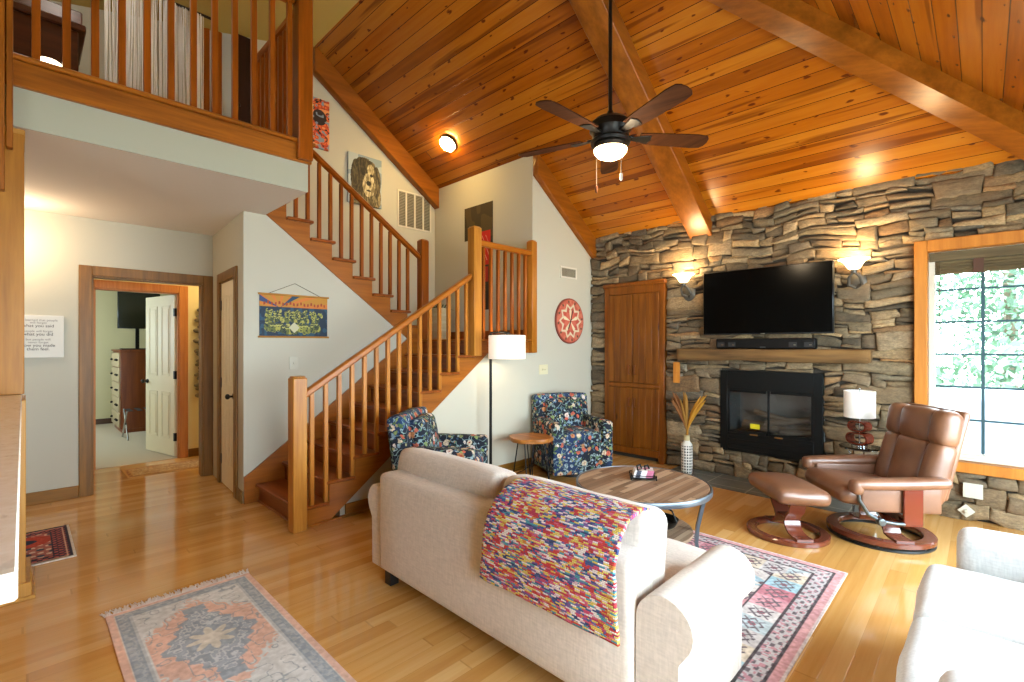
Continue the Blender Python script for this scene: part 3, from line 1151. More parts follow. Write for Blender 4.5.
def f_tapestry(U, V):
    c = np.ones(U.shape + (3,)) * rgb('#182c40')
    n = vnoise(U, V, 22, 12, 2)
    c = lay(c, n > .6, '#21455c')
    top = V > .72
    c = lay(c, top, '#b07c26')
    ang = np.arctan2(V - .70, U - .28)
    c = lay(c, top & (np.sin(ang * 14) > .45), '#c2702a')
    c = lay(c, top & (np.abs(ang - .9) < .12), '#23405a')
    c = lay(c, top & (np.abs(ang - 2.5) < .16), '#2c3f6a')
    c = lay(c, top & (np.abs(V - .80 + .02 * np.sin(U * 40)) < .035) & (np.sin(U * 120) > -.1) & (np.abs(U - .5) < .46), '#8e3a1c')
    r = np.random.default_rng(5)
    for k in range(190):
        t = r.random()
        x = .09 + .82 * t
        row = r.integers(0, 3)
        y = (.60, .48, .30)[row] - .06 * (1 - abs(2 * t - 1)) * (row == 2) + r.normal() * .03
        s = (.024, .032, .046)[row]
        body = ((U - x) / (s * .8)) ** 2 + ((V - y + s * 1.7) / (s * 1.9)) ** 2 < 1
        col = ('#80823a', '#9a9844', '#5e6630', '#a8a256', '#3f4a30')[r.integers(5)]
        c = lay(c, body, col)
        c = lay(c, body & (vnoise(U, V, 60, 34, k) > .62), '#22322e')
        c = lay(c, ((U - x) / (s * .45)) ** 2 + ((V - y) / (s * .75)) ** 2 < 1, '#b0ae5e')
        c = lay(c, ((U - x) / (s * .45)) ** 2 + ((V - y - s * .35) / (s * .5)) ** 2 < 1, '#2d3526', .8)
    c = lay(c, (np.abs(U - .49) + np.abs((V - .22) * .6) < .08), '#b9b596')
    return c


tp = thing('wall_tapestry', 'small blue and yellow crowd tapestry hanging by a cord under the stairs', 'tapestry', (-4.65, 1.802, 1.67))
cl = patch('cloth', .625, .38, 240, 150, f_tapestry, pic_m, .004, tp)
cl.rotation_euler = (PI / 2, 0, PI / 2)
cl.location = (.004, 0, 0)
for z in (.195, -.195):
    MB().cyl((.012, -.325, z), (.012, .325, z), .009, seg=10).obj('rod', wood('rod_wood', '#96641f', '#b98538', 'y'), tp)
MB().tube([(.012, -.24, .2), (.006, 0, .31), (.012, .24, .2)], .0025, 6).obj('cord', simple('cord_dark', '#3a332a', .8), tp)


def f_dog(U, V):
    sky = np.ones(U.shape + (3,)) * rgb('#7d909c')
    c = lay(sky, vnoise(U, V, 5, 5, 4) > .55, '#a3afb2')
    hair = vnoise(U + .04 * np.sin(V * 9), V, 34, 9, 8) * .55 + vnoise(U, V, 60, 30, 9) * .45

    def fur(mask, dark, light):
        nonlocal c
        k = np.clip((hair - .3) * 2.4, 0, 1)[..., None]
        c = np.where(mask[..., None], rgb(dark) * (1 - k) + rgb(light) * k, c)

    def ell(x, y, a, b):
        return ((U - x) / a) ** 2 + ((V - y) / b) ** 2 < 1 + .25 * (hair - .5)
    fur(ell(.52, .20, .46, .42), '#3d3522', '#9a8e68')       # shaggy chest
    fur(ell(.52, .56, .40, .40), '#2b2416', '#75694a')       # head
    fur(ell(.22, .55, .16, .34), '#1a150c', '#4a4028')       # ears
    fur(ell(.83, .52, .14, .32), '#241d10', '#6a5e40')
    fur(ell(.42, .80, .24, .16), '#17120b', '#4c4229')       # dark brow
    fur(ell(.60, .42, .19, .24), '#6e6244', '#cdc19c')       # pale muzzle
    fur(ell(.66, .74, .10, .12), '#77694a', '#c6b88e')
    for x, y, a, b in ((.43, .63, .045, .032), (.68, .63, .045, .032), (.60, .46, .075, .05)):
        c = lay(c, ell(x, y, a, b), '#0e0b08')
    c = lay(c, ell(.60, .31, .07, .018), '#231a12')
    return c


def f_red(U, V):
    n = vnoise(U, V, 6, 14, 12)
    n2 = vnoise(U, V, 11, 20, 13)
    c = np.ones(U.shape + (3,)) * rgb('#b8401e')
    c = lay(c, n > .55, '#d9632a')
    c = lay(c, np.abs(n2 - .5) < .06, '#1e1412')
    c = lay(c, (n < .28), '#d98a52')
    c = lay(c, ((U - .72) / .2) ** 2 + ((V - .62) / .16) ** 2 < 1, '#2a1a18')
    c = lay(c, (n2 > .74), '#7b8793')
    return c


dg = hang(patch('dog_portrait', .455, .62, 120, 160, f_dog, pic_m, .035), x=-5.6, z=3.475, at=3.03)
tag(dg, 'painted portrait of a shaggy dark dog on the wall above the upper stairs', 'painting')
rp = hang(patch('abstract_painting', .42, .58, 110, 150, f_red, pic_m, .035), x=-5.6, z=4.005, at=2.35)
tag(rp, 'red and orange abstract painting high on the wall, right of the loft corner post', 'painting')


def f_banner(U, V):
    c = np.ones(U.shape + (3,)) * rgb('#352a12')
    c = lay(c, vnoise(U, V, 6, 5, 3) > .6, '#46381a')
    low = V < .68
    c = lay(c, low & (U > .1), '#2a2414')
    c = lay(c, low & (U < .16), '#b9b2a0')
    c = lay(c, (V < .74) & (V > .42) & (U > .40) & (U < .93), '#b8150f')
    c = lay(c, (V < .70) & (V > .46) & (np.abs(np.sin(U * 25 + V * 31)) < .12) & (U > .5) & (U < .9), '#e8c8a8')
    c = lay(c, (V < .62) & (V > .20) & (U > .30) & (U < .60) & (np.sin(V * 50 + U * 8) > -.3), '#d6a516')
    c = lay(c, (V < .40) & (V > .26) & (U > .35) & (U < .85), '#9c1c12')
    c = lay(c, V < .18, '#191714')
    c = lay(c, (V < .58) & (U > .93), '#2f2a1c')
    return c


bn = hang(patch('wall_banner', .545, 1.36, 90, 220, f_banner, pic_m, .006), y=4.13, z=2.53, at=-4.66)
tag(bn, 'tall brown cloth banner with a red and yellow figure on the landing wall', 'banner')


def f_quilt(U, V):
    x, y = (U - .5) * 2, (V - .5) * 2
    r = np.hypot(x, y)
    a = np.arctan2(y, x)
    c = np.ones(U.shape + (3,)) * rgb('#b5553f')
    c = lay(c, vnoise(U, V, 14, 14, 6) > .58, '#c26a52')
    star = .60 + .22 * np.abs(((a * 10 / (2 * PI)) % 1) - .5) * 2
    c = lay(c, r < star * .98, '#cfc4a4')
    c = lay(c, r < star * .98 - .13, '#b24a38')
    c = lay(c, r < .36 + .12 * np.abs(((a * 10 / (2 * PI) + .5) % 1) - .5) * 2, '#c4604a')
    c = lay(c, (r < .5) & (np.sin(a * 5) > .7), '#d8cda8')
    c = lay(c, (r > .80) & (r < .9) & (np.sin(a * 12) > .82), '#4a3a22')
    c = lay(c, r > .95, '#8a3a2a')
    return c


ck = thing('wall_clock', 'round red clock painted with a cream star on the white wall', 'clock', (XW, 4.81, 1.70))
m = MB().lathe([(.275, 0), (.285, .006), (.285, .02), (.27, .026)], seg=48, m=Matrix.Rotation(PI / 2, 4, 'Y'))
m.obj('rim', simple('clock_rim', '#7c3626', .6), ck)
# dial as a coloured disc
N = 60
dm = bpy.data.meshes.new('dial')
rr = np.linspace(0, .272, 26)
aa = np.linspace(0, 2 * PI, 120, endpoint=False)
pts = [(.027, 0, 0)] + [(.027, r * math.cos(a), r * math.sin(a)) for r in rr[1:] for a in aa]
fs = [(0, 1 + i, 1 + (i + 1) % 120) for i in range(120)]
for k in range(24):
    for i in range(120):
        j = (i + 1) % 120
        fs.append((1 + k * 120 + i, 1 + (k + 1) * 120 + i, 1 + (k + 1) * 120 + j, 1 + k * 120 + j))
dm.from_pydata(pts, [], fs)
Ud = np.array([[p[1] / .56 + .5 for p in pts]])
Vd = np.array([[p[2] / .56 + .5 for p in pts]])
cd = f_quilt(Ud, Vd).reshape(-1, 3)
a_ = dm.color_attributes.new('Col', 'FLOAT_COLOR', 'POINT')
a_.data.foreach_set('color', np.hstack([((cd + .055) / 1.055) ** 2.4, np.ones((len(cd), 1))]).astype(np.float32).ravel())
dm.materials.append(pic_m)
do = bpy.data.objects.new('dial', dm)
COL.objects.link(do)
do.parent = ck
hm = simple('hand_black', '#1a1512', .5)
MB().bx(.028, .031, -.006, .006, -.03, .15, m=Matrix.Rotation(-.35, 4, 'X')).obj('hand', hm, ck)
MB().bx(.032, .035, -.007, .007, -.03, .11, m=Matrix.Rotation(2.7, 4, 'X')).obj('hand', hm, ck)

# ---------------------------------------------------------------- vents, plates
grey_slot = simple('vent_grey', '#565244', .6)


def vent(label, loc, w, h, n, vert):
    v = thing('air_vent', label, 'vent', loc)
    b = .022
    m = MB().bx(0, .012, -w / 2, w / 2, -h / 2, -h / 2 + b, .002).bx(0, .012, -w / 2, w / 2, h / 2 - b, h / 2, .002)
    m.bx(0, .012, -w / 2, -w / 2 + b, -h / 2 + b, h / 2 - b).bx(0, .012, w / 2 - b, w / 2, -h / 2 + b, h / 2 - b)
    if vert:
        for i in range(1, vert):
            y = -w / 2 + w * i / vert
            m.bx(0, .012, y - .012, y + .012, -h / 2 + b, h / 2 - b)
    m.obj('frame', simple('vent_white', '#d2cdbe', .5), v)
    MB().bx(.001, .004, -w / 2 + b, w / 2 - b, -h / 2 + b, h / 2 - b).obj('backing', grey_slot, v)
    s = MB()
    for i in range(n):
        z = -h / 2 + b + (h - 2 * b) * (i + .5) / n
        s.bx(.003, .009, -w / 2 + b, w / 2 - b, z - .004, z + .002)
    s.obj('louvers', simple('vent_slat', '#98927f', .5), v)


vent('large four-panel return air grille on the wall above the upper flight', (-5.6, 3.785, 3.24), .55, .5, 22, 4)
vent('small rectangular air vent high on the white wall above the round clock', (XW, 4.80, 2.305), .33, .145, 8, 0)


def plate(name, label, loc, rot, w, h, toggles, mat, kind='switch'):
    p = thing(name, label, kind, loc)
    p.rotation_euler = rot
    MB().bx(-w / 2, w / 2, -.006, 0, -h / 2, h / 2, .002).obj('cover_plate', mat, p)
    for x in toggles:
        if kind == 'switch':
            MB().bx(x - .005, x + .005, -.016, -.006, -.012, .010, .002).obj('toggle', mat, p)
        else:
            for z in (-.022, .022):
                MB().bx(x - .016, x + .016, -.008, -.006, z - .015, z + .015, .004).obj('socket', simple('socket_face', '#c9c2ae', .4), p)
    return p


ivory = simple('ivory_plate', '#cfc8a4', .4)
plate('light_switch', 'ivory double switch plate on the white wall right of the floor lamp', (XW, 4.32, 1.11), (0, 0, PI / 2), .16, .115, (-.025, .025), ivory)
plate('light_switch', 'white switch plate on the wall below the crowd tapestry', (-4.65, 1.792, 1.23), (0, 0, PI / 2), .082, .118, (0,), simple('wall_plate', '#b9b5a2', .4))
plate('light_switch', 'tall orange wooden switch plate on the stone beside the cabinet', (-2.504, 5.245, 1.085), (0, 0, 0), .08, .235, (0,), wood('switch_oak', '#b0651c', '#d08a38', 'z'))
plate('power_outlet', 'white double outlet low on the stone below the window', (-.057, 5.245, .25), (0, 0, 0), .115, .115, (-.026, .026), plate_w, 'outlet')
sq = plate('power_outlet', 'small white outlet plate tilted like a diamond near the floor below the window', (-.095, 5.243, .085), (0, .75, 0), .075, .075, (), plate_w, 'outlet')
MB().bx(-.012, .012, -.03, -.006, -.014, .014, .004).obj('plug', plate_w, sq)
# ---------------------------------------------------------------- ceiling fan, ceiling light
glow_bowl = simple('lit_glass', '#fff3dc', .4, emit=14., ecol='#ffdca6')
fan_blk = simple('fan_black', '#181512', .4, .5)
blade_m = wood('fan_blade', '#2a150a', '#482812', 'x', rough=.7, spec=.06)
fx, fy, fz = -1.80, 2.785, 2.81
fan = thing('ceiling_fan', 'black five-blade ceiling fan with a lit glass bowl hanging on a long rod', 'ceiling fan', (fx, fy, fz))
top = zc(fy) - fz
MB().cyl((0, 0, .12), (0, 0, top), .013, seg=12).obj('downrod', fan_blk, fan)
MB().lathe([(.07, top - .09), (.075, top - .03), (.05, top + .03)], seg=20).obj('canopy', fan_blk, fan)
MB().lathe([(.02, .17), (.035, .13), (.10, .115), (.135, .085), (.14, .04), (.125, .02), (.12, -.02), (.135, -.035), (.13, -.055), (.09, -.06)], seg=32).obj('motor_housing', fan_blk, fan)
MB().lathe([(.09, -.055), (.112, -.062), (.106, -.083), (.117, -.09)], seg=28).obj('light_fitter', bronze, fan)
MB().lathe([(.112, -.088), (.107, -.108), (.086, -.132), (.05, -.147), (0, -.151)], seg=28).obj('glass_bowl', glow_bowl, fan)
for i in range(5):
    a = 2.158 + i * 2 * PI / 5
    R_ = Matrix.Rotation(a, 4, 'Z') @ Matrix.Rotation(-.20, 4, 'X')
    b = MB()
    out = [(.20, -.052), (.30, -.062), (.60, -.072), (.665, -.064), (.685, -.04), (.692, .0), (.685, .04), (.665, .064), (.60, .072), (.30, .062), (.20, .052)]
    b.prism(out, 'z', -.004, .004)
    b.bm.transform(R_)
    bo = b.obj('blade', blade_m, fan)
    m = MB().bx(.12, .16, -.022, .022, -.012, .004, .004).prism([(.15, -.02), (.27, -.045), (.285, .0), (.27, .045), (.15, .02)], 'z', -.011, -.005, .002)
    m.bm.transform(R_)
    m.obj('blade_bracket', fan_blk, bo)
for a, l, r in ((2.9, .15, 1), (-.6, .12, 0)):
    x, y = .108 * math.cos(a + .3), .108 * math.sin(a + .3)
    c = MB().tube([(x, y, -.09), (x, y, -.16 - l)], .0022, 6)
    co = c.obj('pull_chain', simple('chain_brass', '#4a4030', .6, .3), fan)
    MB().lathe([(.004, 0), (.010, -.008), (.009, -.04), (.004, -.05)][::-1], (x, y, -.16 - l), 10).obj('pull_knob', blade_m if r else plate_w, co)
lamp((fx, fy, fz - .26), 30, (1, .76, .48), .09)

nrm = Vector((0, -SL, -1)).normalized()
cl_ = thing('ceiling_light', 'small round lit ceiling light on the sloping pine ceiling above the landing', 'ceiling light', (-4.722, 3.698, zc(3.698)))
cl_.rotation_euler = nrm.to_track_quat('Z', 'Y').to_euler()
MB().lathe([(.105, 0), (.108, .03), (.098, .036)], seg=28).obj('base_ring', bronze, cl_)
MB().lathe([(.1, .028), (.098, .055), (.07, .075), (0, .082)], seg=28).obj('glass_dome', simple('lit_dome', '#ffe9b8', .4, emit=210., ecol='#ffd27c'), cl_)

# ---------------------------------------------------------------- fireplace insert
fp = thing('fireplace', 'black fireplace insert with glass doors set into the stone wall below the television', 'fireplace', (-1.55, 5.27, .28))
blk = simple('fireplace_black', '#090c0c', .4, 0., spec=.25)
H2 = .85
m = MB().bx(-.474, -.40, 0, .04, 0, H2, .003).bx(.40, .474, 0, .04, 0, H2, .003).bx(-.40, .40, 0, .04, .65, H2, .003).bx(-.40, .40, 0, .04, 0, .195, .003)
m.obj('surround', blk, fp)
fb = MB().bx(-.46, .46, .5, .52, .02, H2 - .02).bx(-.46, -.44, .04, .5, .02, H2 - .02).bx(.44, .46, .04, .5, .02, H2 - .02).bx(-.46, .46, .04, .5, H2 - .04, H2 - .02).bx(-.46, .46, .04, .5, .02, .17)
fb.obj('firebox', simple('firebox_brick', '#73736d', .9, bump=(30, .4, .006)), fp)
for x0, x1 in ((-.40, -.001), (.001, .40)):
    d = MB().bx(x0, x0 + (.022 if x0 < -.1 else .007), .004, .026, .195, .65, .002).bx(x1 - (.022 if x1 > .1 else .007), x1, .004, .026, .195, .65, .002).bx(x0 + .022, x1 - .022, .004, .026, .195, .222, .002).bx(x0 + .022, x1 - .022, .004, .026, .625, .65, .002)
    do_ = d.obj('glass_door', blk, fp)
    MB().bx(x0 + .006, x1 - .006, .012, .016, .22, .627).obj('pane', glass, do_)
    hx = x1 - .17 if x0 < 0 else x0 + .06
    MB().bx(hx, hx + .075, -.016, .004, .188, .200, .003).obj('handle', simple('brass', '#c89a58', .3, .9), do_)
lg_m = wood('ceramic_log', '#4d463d', '#8a8172', 'x', rough=.9)
for (x, y, z, l, a, r) in ((0, .34, .25, .62, .06, .05), (-.08, .25, .24, .5, -.25, .045), (.10, .27, .32, .46, .42, .04), (-.05, .3, .36, .4, -.5, .035), (.2, .2, .23, .3, .2, .035)):
    c, s = math.cos(a), math.sin(a)
    MB().cyl((x - l / 2 * c, y, z - l / 2 * s * .4), (x + l / 2 * c, y + .03, z + l / 2 * s * .4), r, r * .85, 12, .008).obj('log', lg_m, fp)
MB().bx(-.33, .33, .18, .4, .17, .19).obj('grate', blk, fp)
MB().bx(-.172, -.082, .0105, .0115, .255, .305).obj('warning_sticker', simple('yellow_sticker', '#d8cc1e', .5), fp)
for i in range(3):
    MB().bx(-.39, .39, -.004, .001, .03 + .05 * i, .07 + .05 * i, .003).obj('louver', blk, fp)

# mantel: rough hewn beam
mt = MB().bx(-.87, .87, -.10, .10, -.06, .06, .012)
bmesh.ops.subdivide_edges(mt.bm, edges=[e for e in mt.bm.edges if e.calc_length() > .3], cuts=26)
for v in mt.bm.verts:
    n_ = noise.noise_vector(Vector((v.co.x * 5, v.co.y * 6, v.co.z * 6)))
    v.co += n_ * .013
mo_ = mt.obj('mantel_shelf', wood('mantel', '#46301a', '#8a6638', 'x', rough=.85, scale=.6, knots=3.), ang=60)
mo_.location = (-1.575, 5.215, 1.297)
tag(mo_, 'rough-hewn timber mantel shelf on the stone wall between television and fireplace', 'mantel')

sb = thing('soundbar', 'black soundbar lying on the mantel under the television', 'speaker', (-1.56, 5.17, 1.362))
MB().bx(-.455, .455, -.045, .045, 0, .105, .012).obj('body', simple('soundbar_black', '#0a0a0a', .5, spec=.2), sb)
for x in (-.40, -.29, .27, .40):
    MB().bx(x - .035, x + .035, -.0475, -.0455, .02, .065).obj('speaker_grille', simple('grille_black', '#1c1c1c', .6), sb)
    MB().bx(x + .006, x + .026, -.049, -.047, .036, .042, m=Matrix.Rotation(0, 4, 'X')).obj('badge', chrome, sb)
MB().bx(-.02, .03, -.0475, -.0455, .012, .022).obj('display', simple('display_grey', '#4a4f50', .4), sb)

tv = thing('television', 'large black flat television mounted on the stone wall above the mantel', 'television', (-1.572, 5.2, 1.843))
MB().bx(-.60, .60, -.02, .025, -.335, .335, .008).obj('frame', simple('tv_frame', '#26282a', .3, .5), tv)
MB().bx(-.592, .592, -.0225, -.0195, -.322, .327).obj('screen', simple('tv_glass', '#040404', .16, spec=.12), tv)
MB().bx(-.2, .2, .025, .13, -.15, .15).obj('wall_bracket', black_iron, tv)
MB().bx(-.02, .02, -.024, -.0225, -.331, -.325).obj('badge', chrome, tv)


def sconce(loc, label):
    s = thing('wall_sconce', label, 'wall lamp', loc, 0, 'sconces beside the television')
    mw = simple('sconce_metal', '#5d5850', .5, .5)
    MB().lathe([(.075, 0), (.075, .008), (.06, .022), (.02, .03)], (0, .055, -.10), 24, Matrix.Rotation(PI / 2, 4, 'X'), 1, 1.25).obj('back_plate', mw, s)
    m = MB()
    for sx in (-1, 1):
        m.tube([(0, .03, -.15), (sx * .05, -.02, -.12), (sx * .04, -.07, -.06), (0, -.09, -.015)], [.012, .014, .012, .01], 8)
    m.cyl((0, -.09, -.03), (0, -.09, .01), .022, .03, 14)
    m.obj('arm', mw, s)
    sh = MB().lathe([(.028, .0), (.045, .012), (.065, .045), (.085, .075), (.118, .092), (.12, .096), (.085, .081), (.06, .05), (.04, .018), (.0, .012)], (0, -.09, 0), 28)
    sh.obj('glass_shade', simple('sconce_glass', '#ffedcc', .4, emit=8., ecol='#ffdca0'), s)
    lamp(Vector(loc) + Vector((0, -.09, .15)), 19, (1, .74, .42), .08)


sconce((-2.375, 5.235, 2.09), 'lit wall sconce with flared glass shade left of the television, nearer the wooden cabinet')
sconce((-.815, 5.235, 2.065), 'lit wall sconce with flared glass shade right of the television, nearer the window')

# ---------------------------------------------------------------- built-in pine cabinet
cb_ = thing('cabinet', 'tall knotty pine cabinet with four doors built into the left end of the stone wall', 'cabinet', (-3.07, 5.25, 0))
pine_d = wood('cabinet_pine', '#562a08', '#8c5212', 'z', rough=.45, knots=7.)
pine_f = wood('cabinet_frame', '#5e300a', '#8e5012', 'z', rough=.4)
MB().bx(-.41, -.345, 0, .09, .03, 2.13, .004).bx(.345, .41, 0, .09, .03, 2.13, .004).bx(-.345, .345, .0, .09, 2.03, 2.13, .004).bx(-.345, .345, 0, .09, .88, .93, .004).bx(-.345, .345, .0, .09, .06, .14, .004).bx(-.345, .345, .07, .09, .14, 2.03).obj('carcass', pine_f, cb_)
MB().bx(-.43, .43, -.02, .09, 2.125, 2.175, .01).obj('crown', pine_f, cb_)
for x in (-.37, .37):
    MB().bx(x - .035, x + .035, -.005, .085, 0, .10, .006).obj('foot', pine_f, cb_)
for x0, x1 in ((-.344, -.004), (.004, .344)):
    for z0, z1 in ((.144, .875), (.935, 2.025)):
        m = MB().bx(x0, x1, -.004, .018, z0, z1, .003)
        n = 4
        ww = (x1 - x0) / n
        for i in range(n):
            m.bx(x0 + i * ww + .002, x0 + (i + 1) * ww - .002, -.010, -.003, z0 + .003, z1 - .003, .003)
        d = m.obj('door', pine_d, cb_)
        hx = x1 - .035 if x0 < 0 else x0 + .035
        hz = z0 + .16 if z0 > .9 else z1 - .18
        MB().tube([(hx, -.008, hz - .055), (hx, -.035, hz - .045), (hx, -.035, hz + .045), (hx, -.008, hz + .055)], .007, 8).obj('handle', wood('handle_wood', '#5a2a0c', '#7e4216', 'z'), d)

# ---------------------------------------------------------------- blind
bl = thing('window_blind', 'rolled-up bamboo blind across the top of the window', 'blind', (.275, 5.335, 2.165))
bam = wood('bamboo', '#3d3220', '#6e5d3e', 'x', rough=.7)
MB().bx(-.595, .55, -.035, .01, -.075, -.002, .004).obj('valance', bam, bl)
m = MB()
for i in range(9):
    m.cyl((-.585, -.012 + .006 * (i % 2), -.085 - .0115 * i), (.545, -.012 + .006 * (i % 2), -.085 - .0115 * i), .0085, seg=8)
m.obj('slats', bam, bl)
for x in (-.3, .1, .45):
    MB().bx(x - .03, x + .03, -.03, -.026, -.19, -.075).obj('tape', simple('blind_tape', '#4a2c1c', .8), bl)
MB().tube([(-.53, -.03, -.06), (-.53, -.035, -.40), (-.528, -.035, -.72)], .004, 6).obj('pull_cord', bam, bl)

# ---------------------------------------------------------------- vase of grasses on the hearth
vs_ = thing('vase', 'slim white bottle vase with dark checks holding dried grasses, standing on the slate hearth', 'vase', (-2.295, 5.05, .008))
N_ = 48
prof = [(.05, 0), (.058, .01), (.060, .06), (.060, .29), (.055, .32), (.034, .345), (.030, .36)]
vt = NT('vase_checks')
tcg = vt.n('ShaderNodeSeparateXYZ', Vector=vt.tc())
ang = vt.math('MULTIPLY', vt.math('ARCTAN2', tcg.outputs[1], tcg.outputs[0]), 14 / (2 * PI))
zz = vt.math('MULTIPLY', tcg.outputs[2], 1 / .031)
fa = vt.math('SUBTRACT', ang, vt.math('FLOOR', ang))
fz_ = vt.math('SUBTRACT', zz, vt.math('FLOOR', zz))
inb = vt.math('MULTIPLY', vt.math('GREATER_THAN', fa, .42), vt.math('GREATER_THAN', fz_, .42))
inb = vt.math('MULTIPLY', inb, vt.math('LESS_THAN', tcg.outputs[2], .305))
vt.p(Base_Color=vt.mix(inb, lin('#dcd9d0'), lin('#23262c')), Roughness=.3)
MB().lathe(prof, seg=N_).obj('body', vt.m, vs_)
MB().lathe([(.031, .355), (.030, .37), (.029, .405), (.034, .415), (.026, .416), (.022, .37), (0, .365)], seg=24).obj('neck', simple('vase_neck', '#c2b184', .6), vs_)
gr_ = thing('dried_grass', 'bunch of brown dried grass plumes standing in the checked vase on the hearth', 'dried plant', (-2.295, 5.05, .40))
r_ = random.Random(8)
for g_ in range(3):
    m = MB()
    for i in range(14):
        a = (-.34, -.04, .40)[g_] + r_.uniform(-.09, .09)
        b = r_.uniform(-.16, .06)
        L = r_.uniform(.36, .50)
        p = [(0 + .01 * r_.uniform(-1, 1), .01 * r_.uniform(-1, 1), -.02)]
        for k in range(1, 6):
            t = k / 5
            p.append((math.sin(a * (t ** .8)) * L * t, math.sin(b * t) * L * t, L * t * math.cos(a * t * .6)))
        m.tube(p, [.003, .004, .012, .018, .014, .003], 6)
    m.obj('plume', simple('grass_brown' + str(g_), ('#7a4a20', '#8f6524', '#b07a1c')[g_], .9), gr_)

# ---------------------------------------------------------------- lamp on glass table behind recliner
gt = thing('side_table', 'small round glass-topped side table behind the leather recliner', 'side table', (-.745, 5.0, .008))
MB().lathe([(.0, .52), (.15, .52), (.155, .525), (.15, .53), (0, .53)], seg=36).obj('glass_top', glass, gt)
MB().lathe([(.14, .512), (.15, .512), (.15, .52), (.14, .52), (.14, .512)], seg=36).obj('rim', chrome, gt)
for a in (.3, 2.4, 4.5):
    MB().tube([(.14 * math.cos(a), .14 * math.sin(a), .515), (.09 * math.cos(a), .09 * math.sin(a), .25), (.14 * math.cos(a), .14 * math.sin(a), 0)], .009, 8).obj('leg', chrome, gt)
tl = thing('table_lamp', 'table lamp with a white drum shade on a base of two stacked bentwood loops', 'lamp', (-.752, 5.0, .539))
mah = wood('mahogany', '#4a1a0e', '#7a3220', 'x', rough=.2)
MB().lathe([(.06, 0), (.06, .012), (.012, .016)], seg=24).obj('base', chrome, tl)
MB().cyl((0, 0, .01), (0, 0, .27), .007, seg=10).obj('rod', chrome, tl)


def loop(w, h, d, z):
    pts = []
    r = h / 2
    for i in range(13):
        a = PI / 2 + PI * i / 12
        pts.append((-(w / 2 - r) + r * math.cos(a), z + r + r * math.sin(a)))
    for i in range(13):
        a = -PI / 2 + PI * i / 12
        pts.append(((w / 2 - r) + r * math.cos(a), z + r + r * math.sin(a)))
    pts.append(pts[0])
    m = MB().strip(pts, .012, -d / 2, d / 2, 'y')
    m.bm.transform(Matrix.Rotation(-.42, 4, 'Z'))
    return m


loop(.165, .088, .095, .022).obj('loop', mah, tl)
loop(.14, .078, .085, .13).obj('loop', mah, tl)
shade_w = NT('lamp_shade_linen')
shade_w.p(Base_Color=lin('#f0efe8'), Roughness=.9, Emission_Color=lin('#ffffff'), Emission_Strength=.12)
MB().lathe([(.108, .245), (.112, .245), (.112, .47), (.108, .47), (.108, .245)], seg=40).obj('shade', shade_w.m, tl)
MB().cyl((0, 0, .27), (0, 0, .49), .004, seg=8).sph((0, 0, .488), .009).obj('finial', chrome, tl)
# ---------------------------------------------------------------- upholstery
def linen(name, col, rough=.95):
    t = NT(name)
    tc = t.tc()
    c = lin(col)
    w = t.noise(t.map(tc, (1, 1, .18)), 130., 2.)
    w2 = t.noise(t.map(tc, (.18, 1, 1)), 130., 2.)
    f = t.math('MULTIPLY', t.math('ADD', w, w2), .5)
    t.p(Base_Color=t.mix(t.ramp(f, [(.35, 0.), (.65, 1.)]), tuple(v * .86 for v in c), tuple(min(1, v * 1.08) for v in c)), Roughness=rough, Sheen_Weight=.15)
    t.bump(f, .25, .0025)
    return t.m


beige = linen('beige_linen', '#c9beb3')
white_l = linen('white_linen', '#dadcdb')
foot_m = simple('dark_foot', '#1d1410', .5)

# ---------------------------------------------------------------- beige sofa
so_ = thing('sofa', 'beige linen sofa with rolled arms seen from behind in the middle of the room', 'sofa', (-1.56, 1.43, 0))
X0, X1 = -.94, .70      # inner faces of the arms (local)
# back frame with softly rounded top
bk = MB().rbox((-.12, .10, .38), (1.66, .17, .56), .035, (0, .012, .006), mid=8)
bk.obj('back', beige, so_)
MB().rbox((-.12, .46, .21), (1.66, .70, .2), .025, mid=4).obj('seat_base', beige, so_)
for xa, sg in ((-.885, -1), (.70, 1)):
    m = MB()
    prof = []
    cx, cz, R2 = xa + sg * .115, .475, .102
    x_in, x_out = xa + sg * .012, xa + sg * .165
    prof.append((x_in, .10))
    prof.append((x_in, cz - .03))
    for i in range(15):
        a = PI + .3 - (PI + .3 + .55) * i / 14
        prof.append((cx + sg * R2 * math.cos(a), cz + R2 * math.sin(a)))
    prof.append((x_out, cz - .10))
    prof.append((x_out, .10))
    m.prism(prof if sg > 0 else prof[::-1], 'y', .035, .60, .018)
    m.obj('arm', beige, so_)
cw = .815
for x in (-.94 + cw / 2 + .005, .70 - cw / 2 - .005):
    MB().rbox((x, .50, .375), (cw, .66, .15), .055, (0, .01, .02), mid=6, wr=.004).obj('seat_cushion', beige, so_)
for x, cw in ((-.535, .88), (.308, .786)):
    MB().rbox((x, .225, .572), (cw, .19, .41), .055, (.0, .02, .0), Matrix.Rotation(-.16, 4, 'X'), mid=7, wr=.009).obj('back_cushion', beige, so_)
for x, y in ((-.92, .09), (.76, .09), (-.92, .62), (.80, .62)):
    MB().bx(x - .03, x + .03, y - .03, y + .03, .0065 if y > .3 else 0, .11, .004).obj('foot', foot_m, so_)

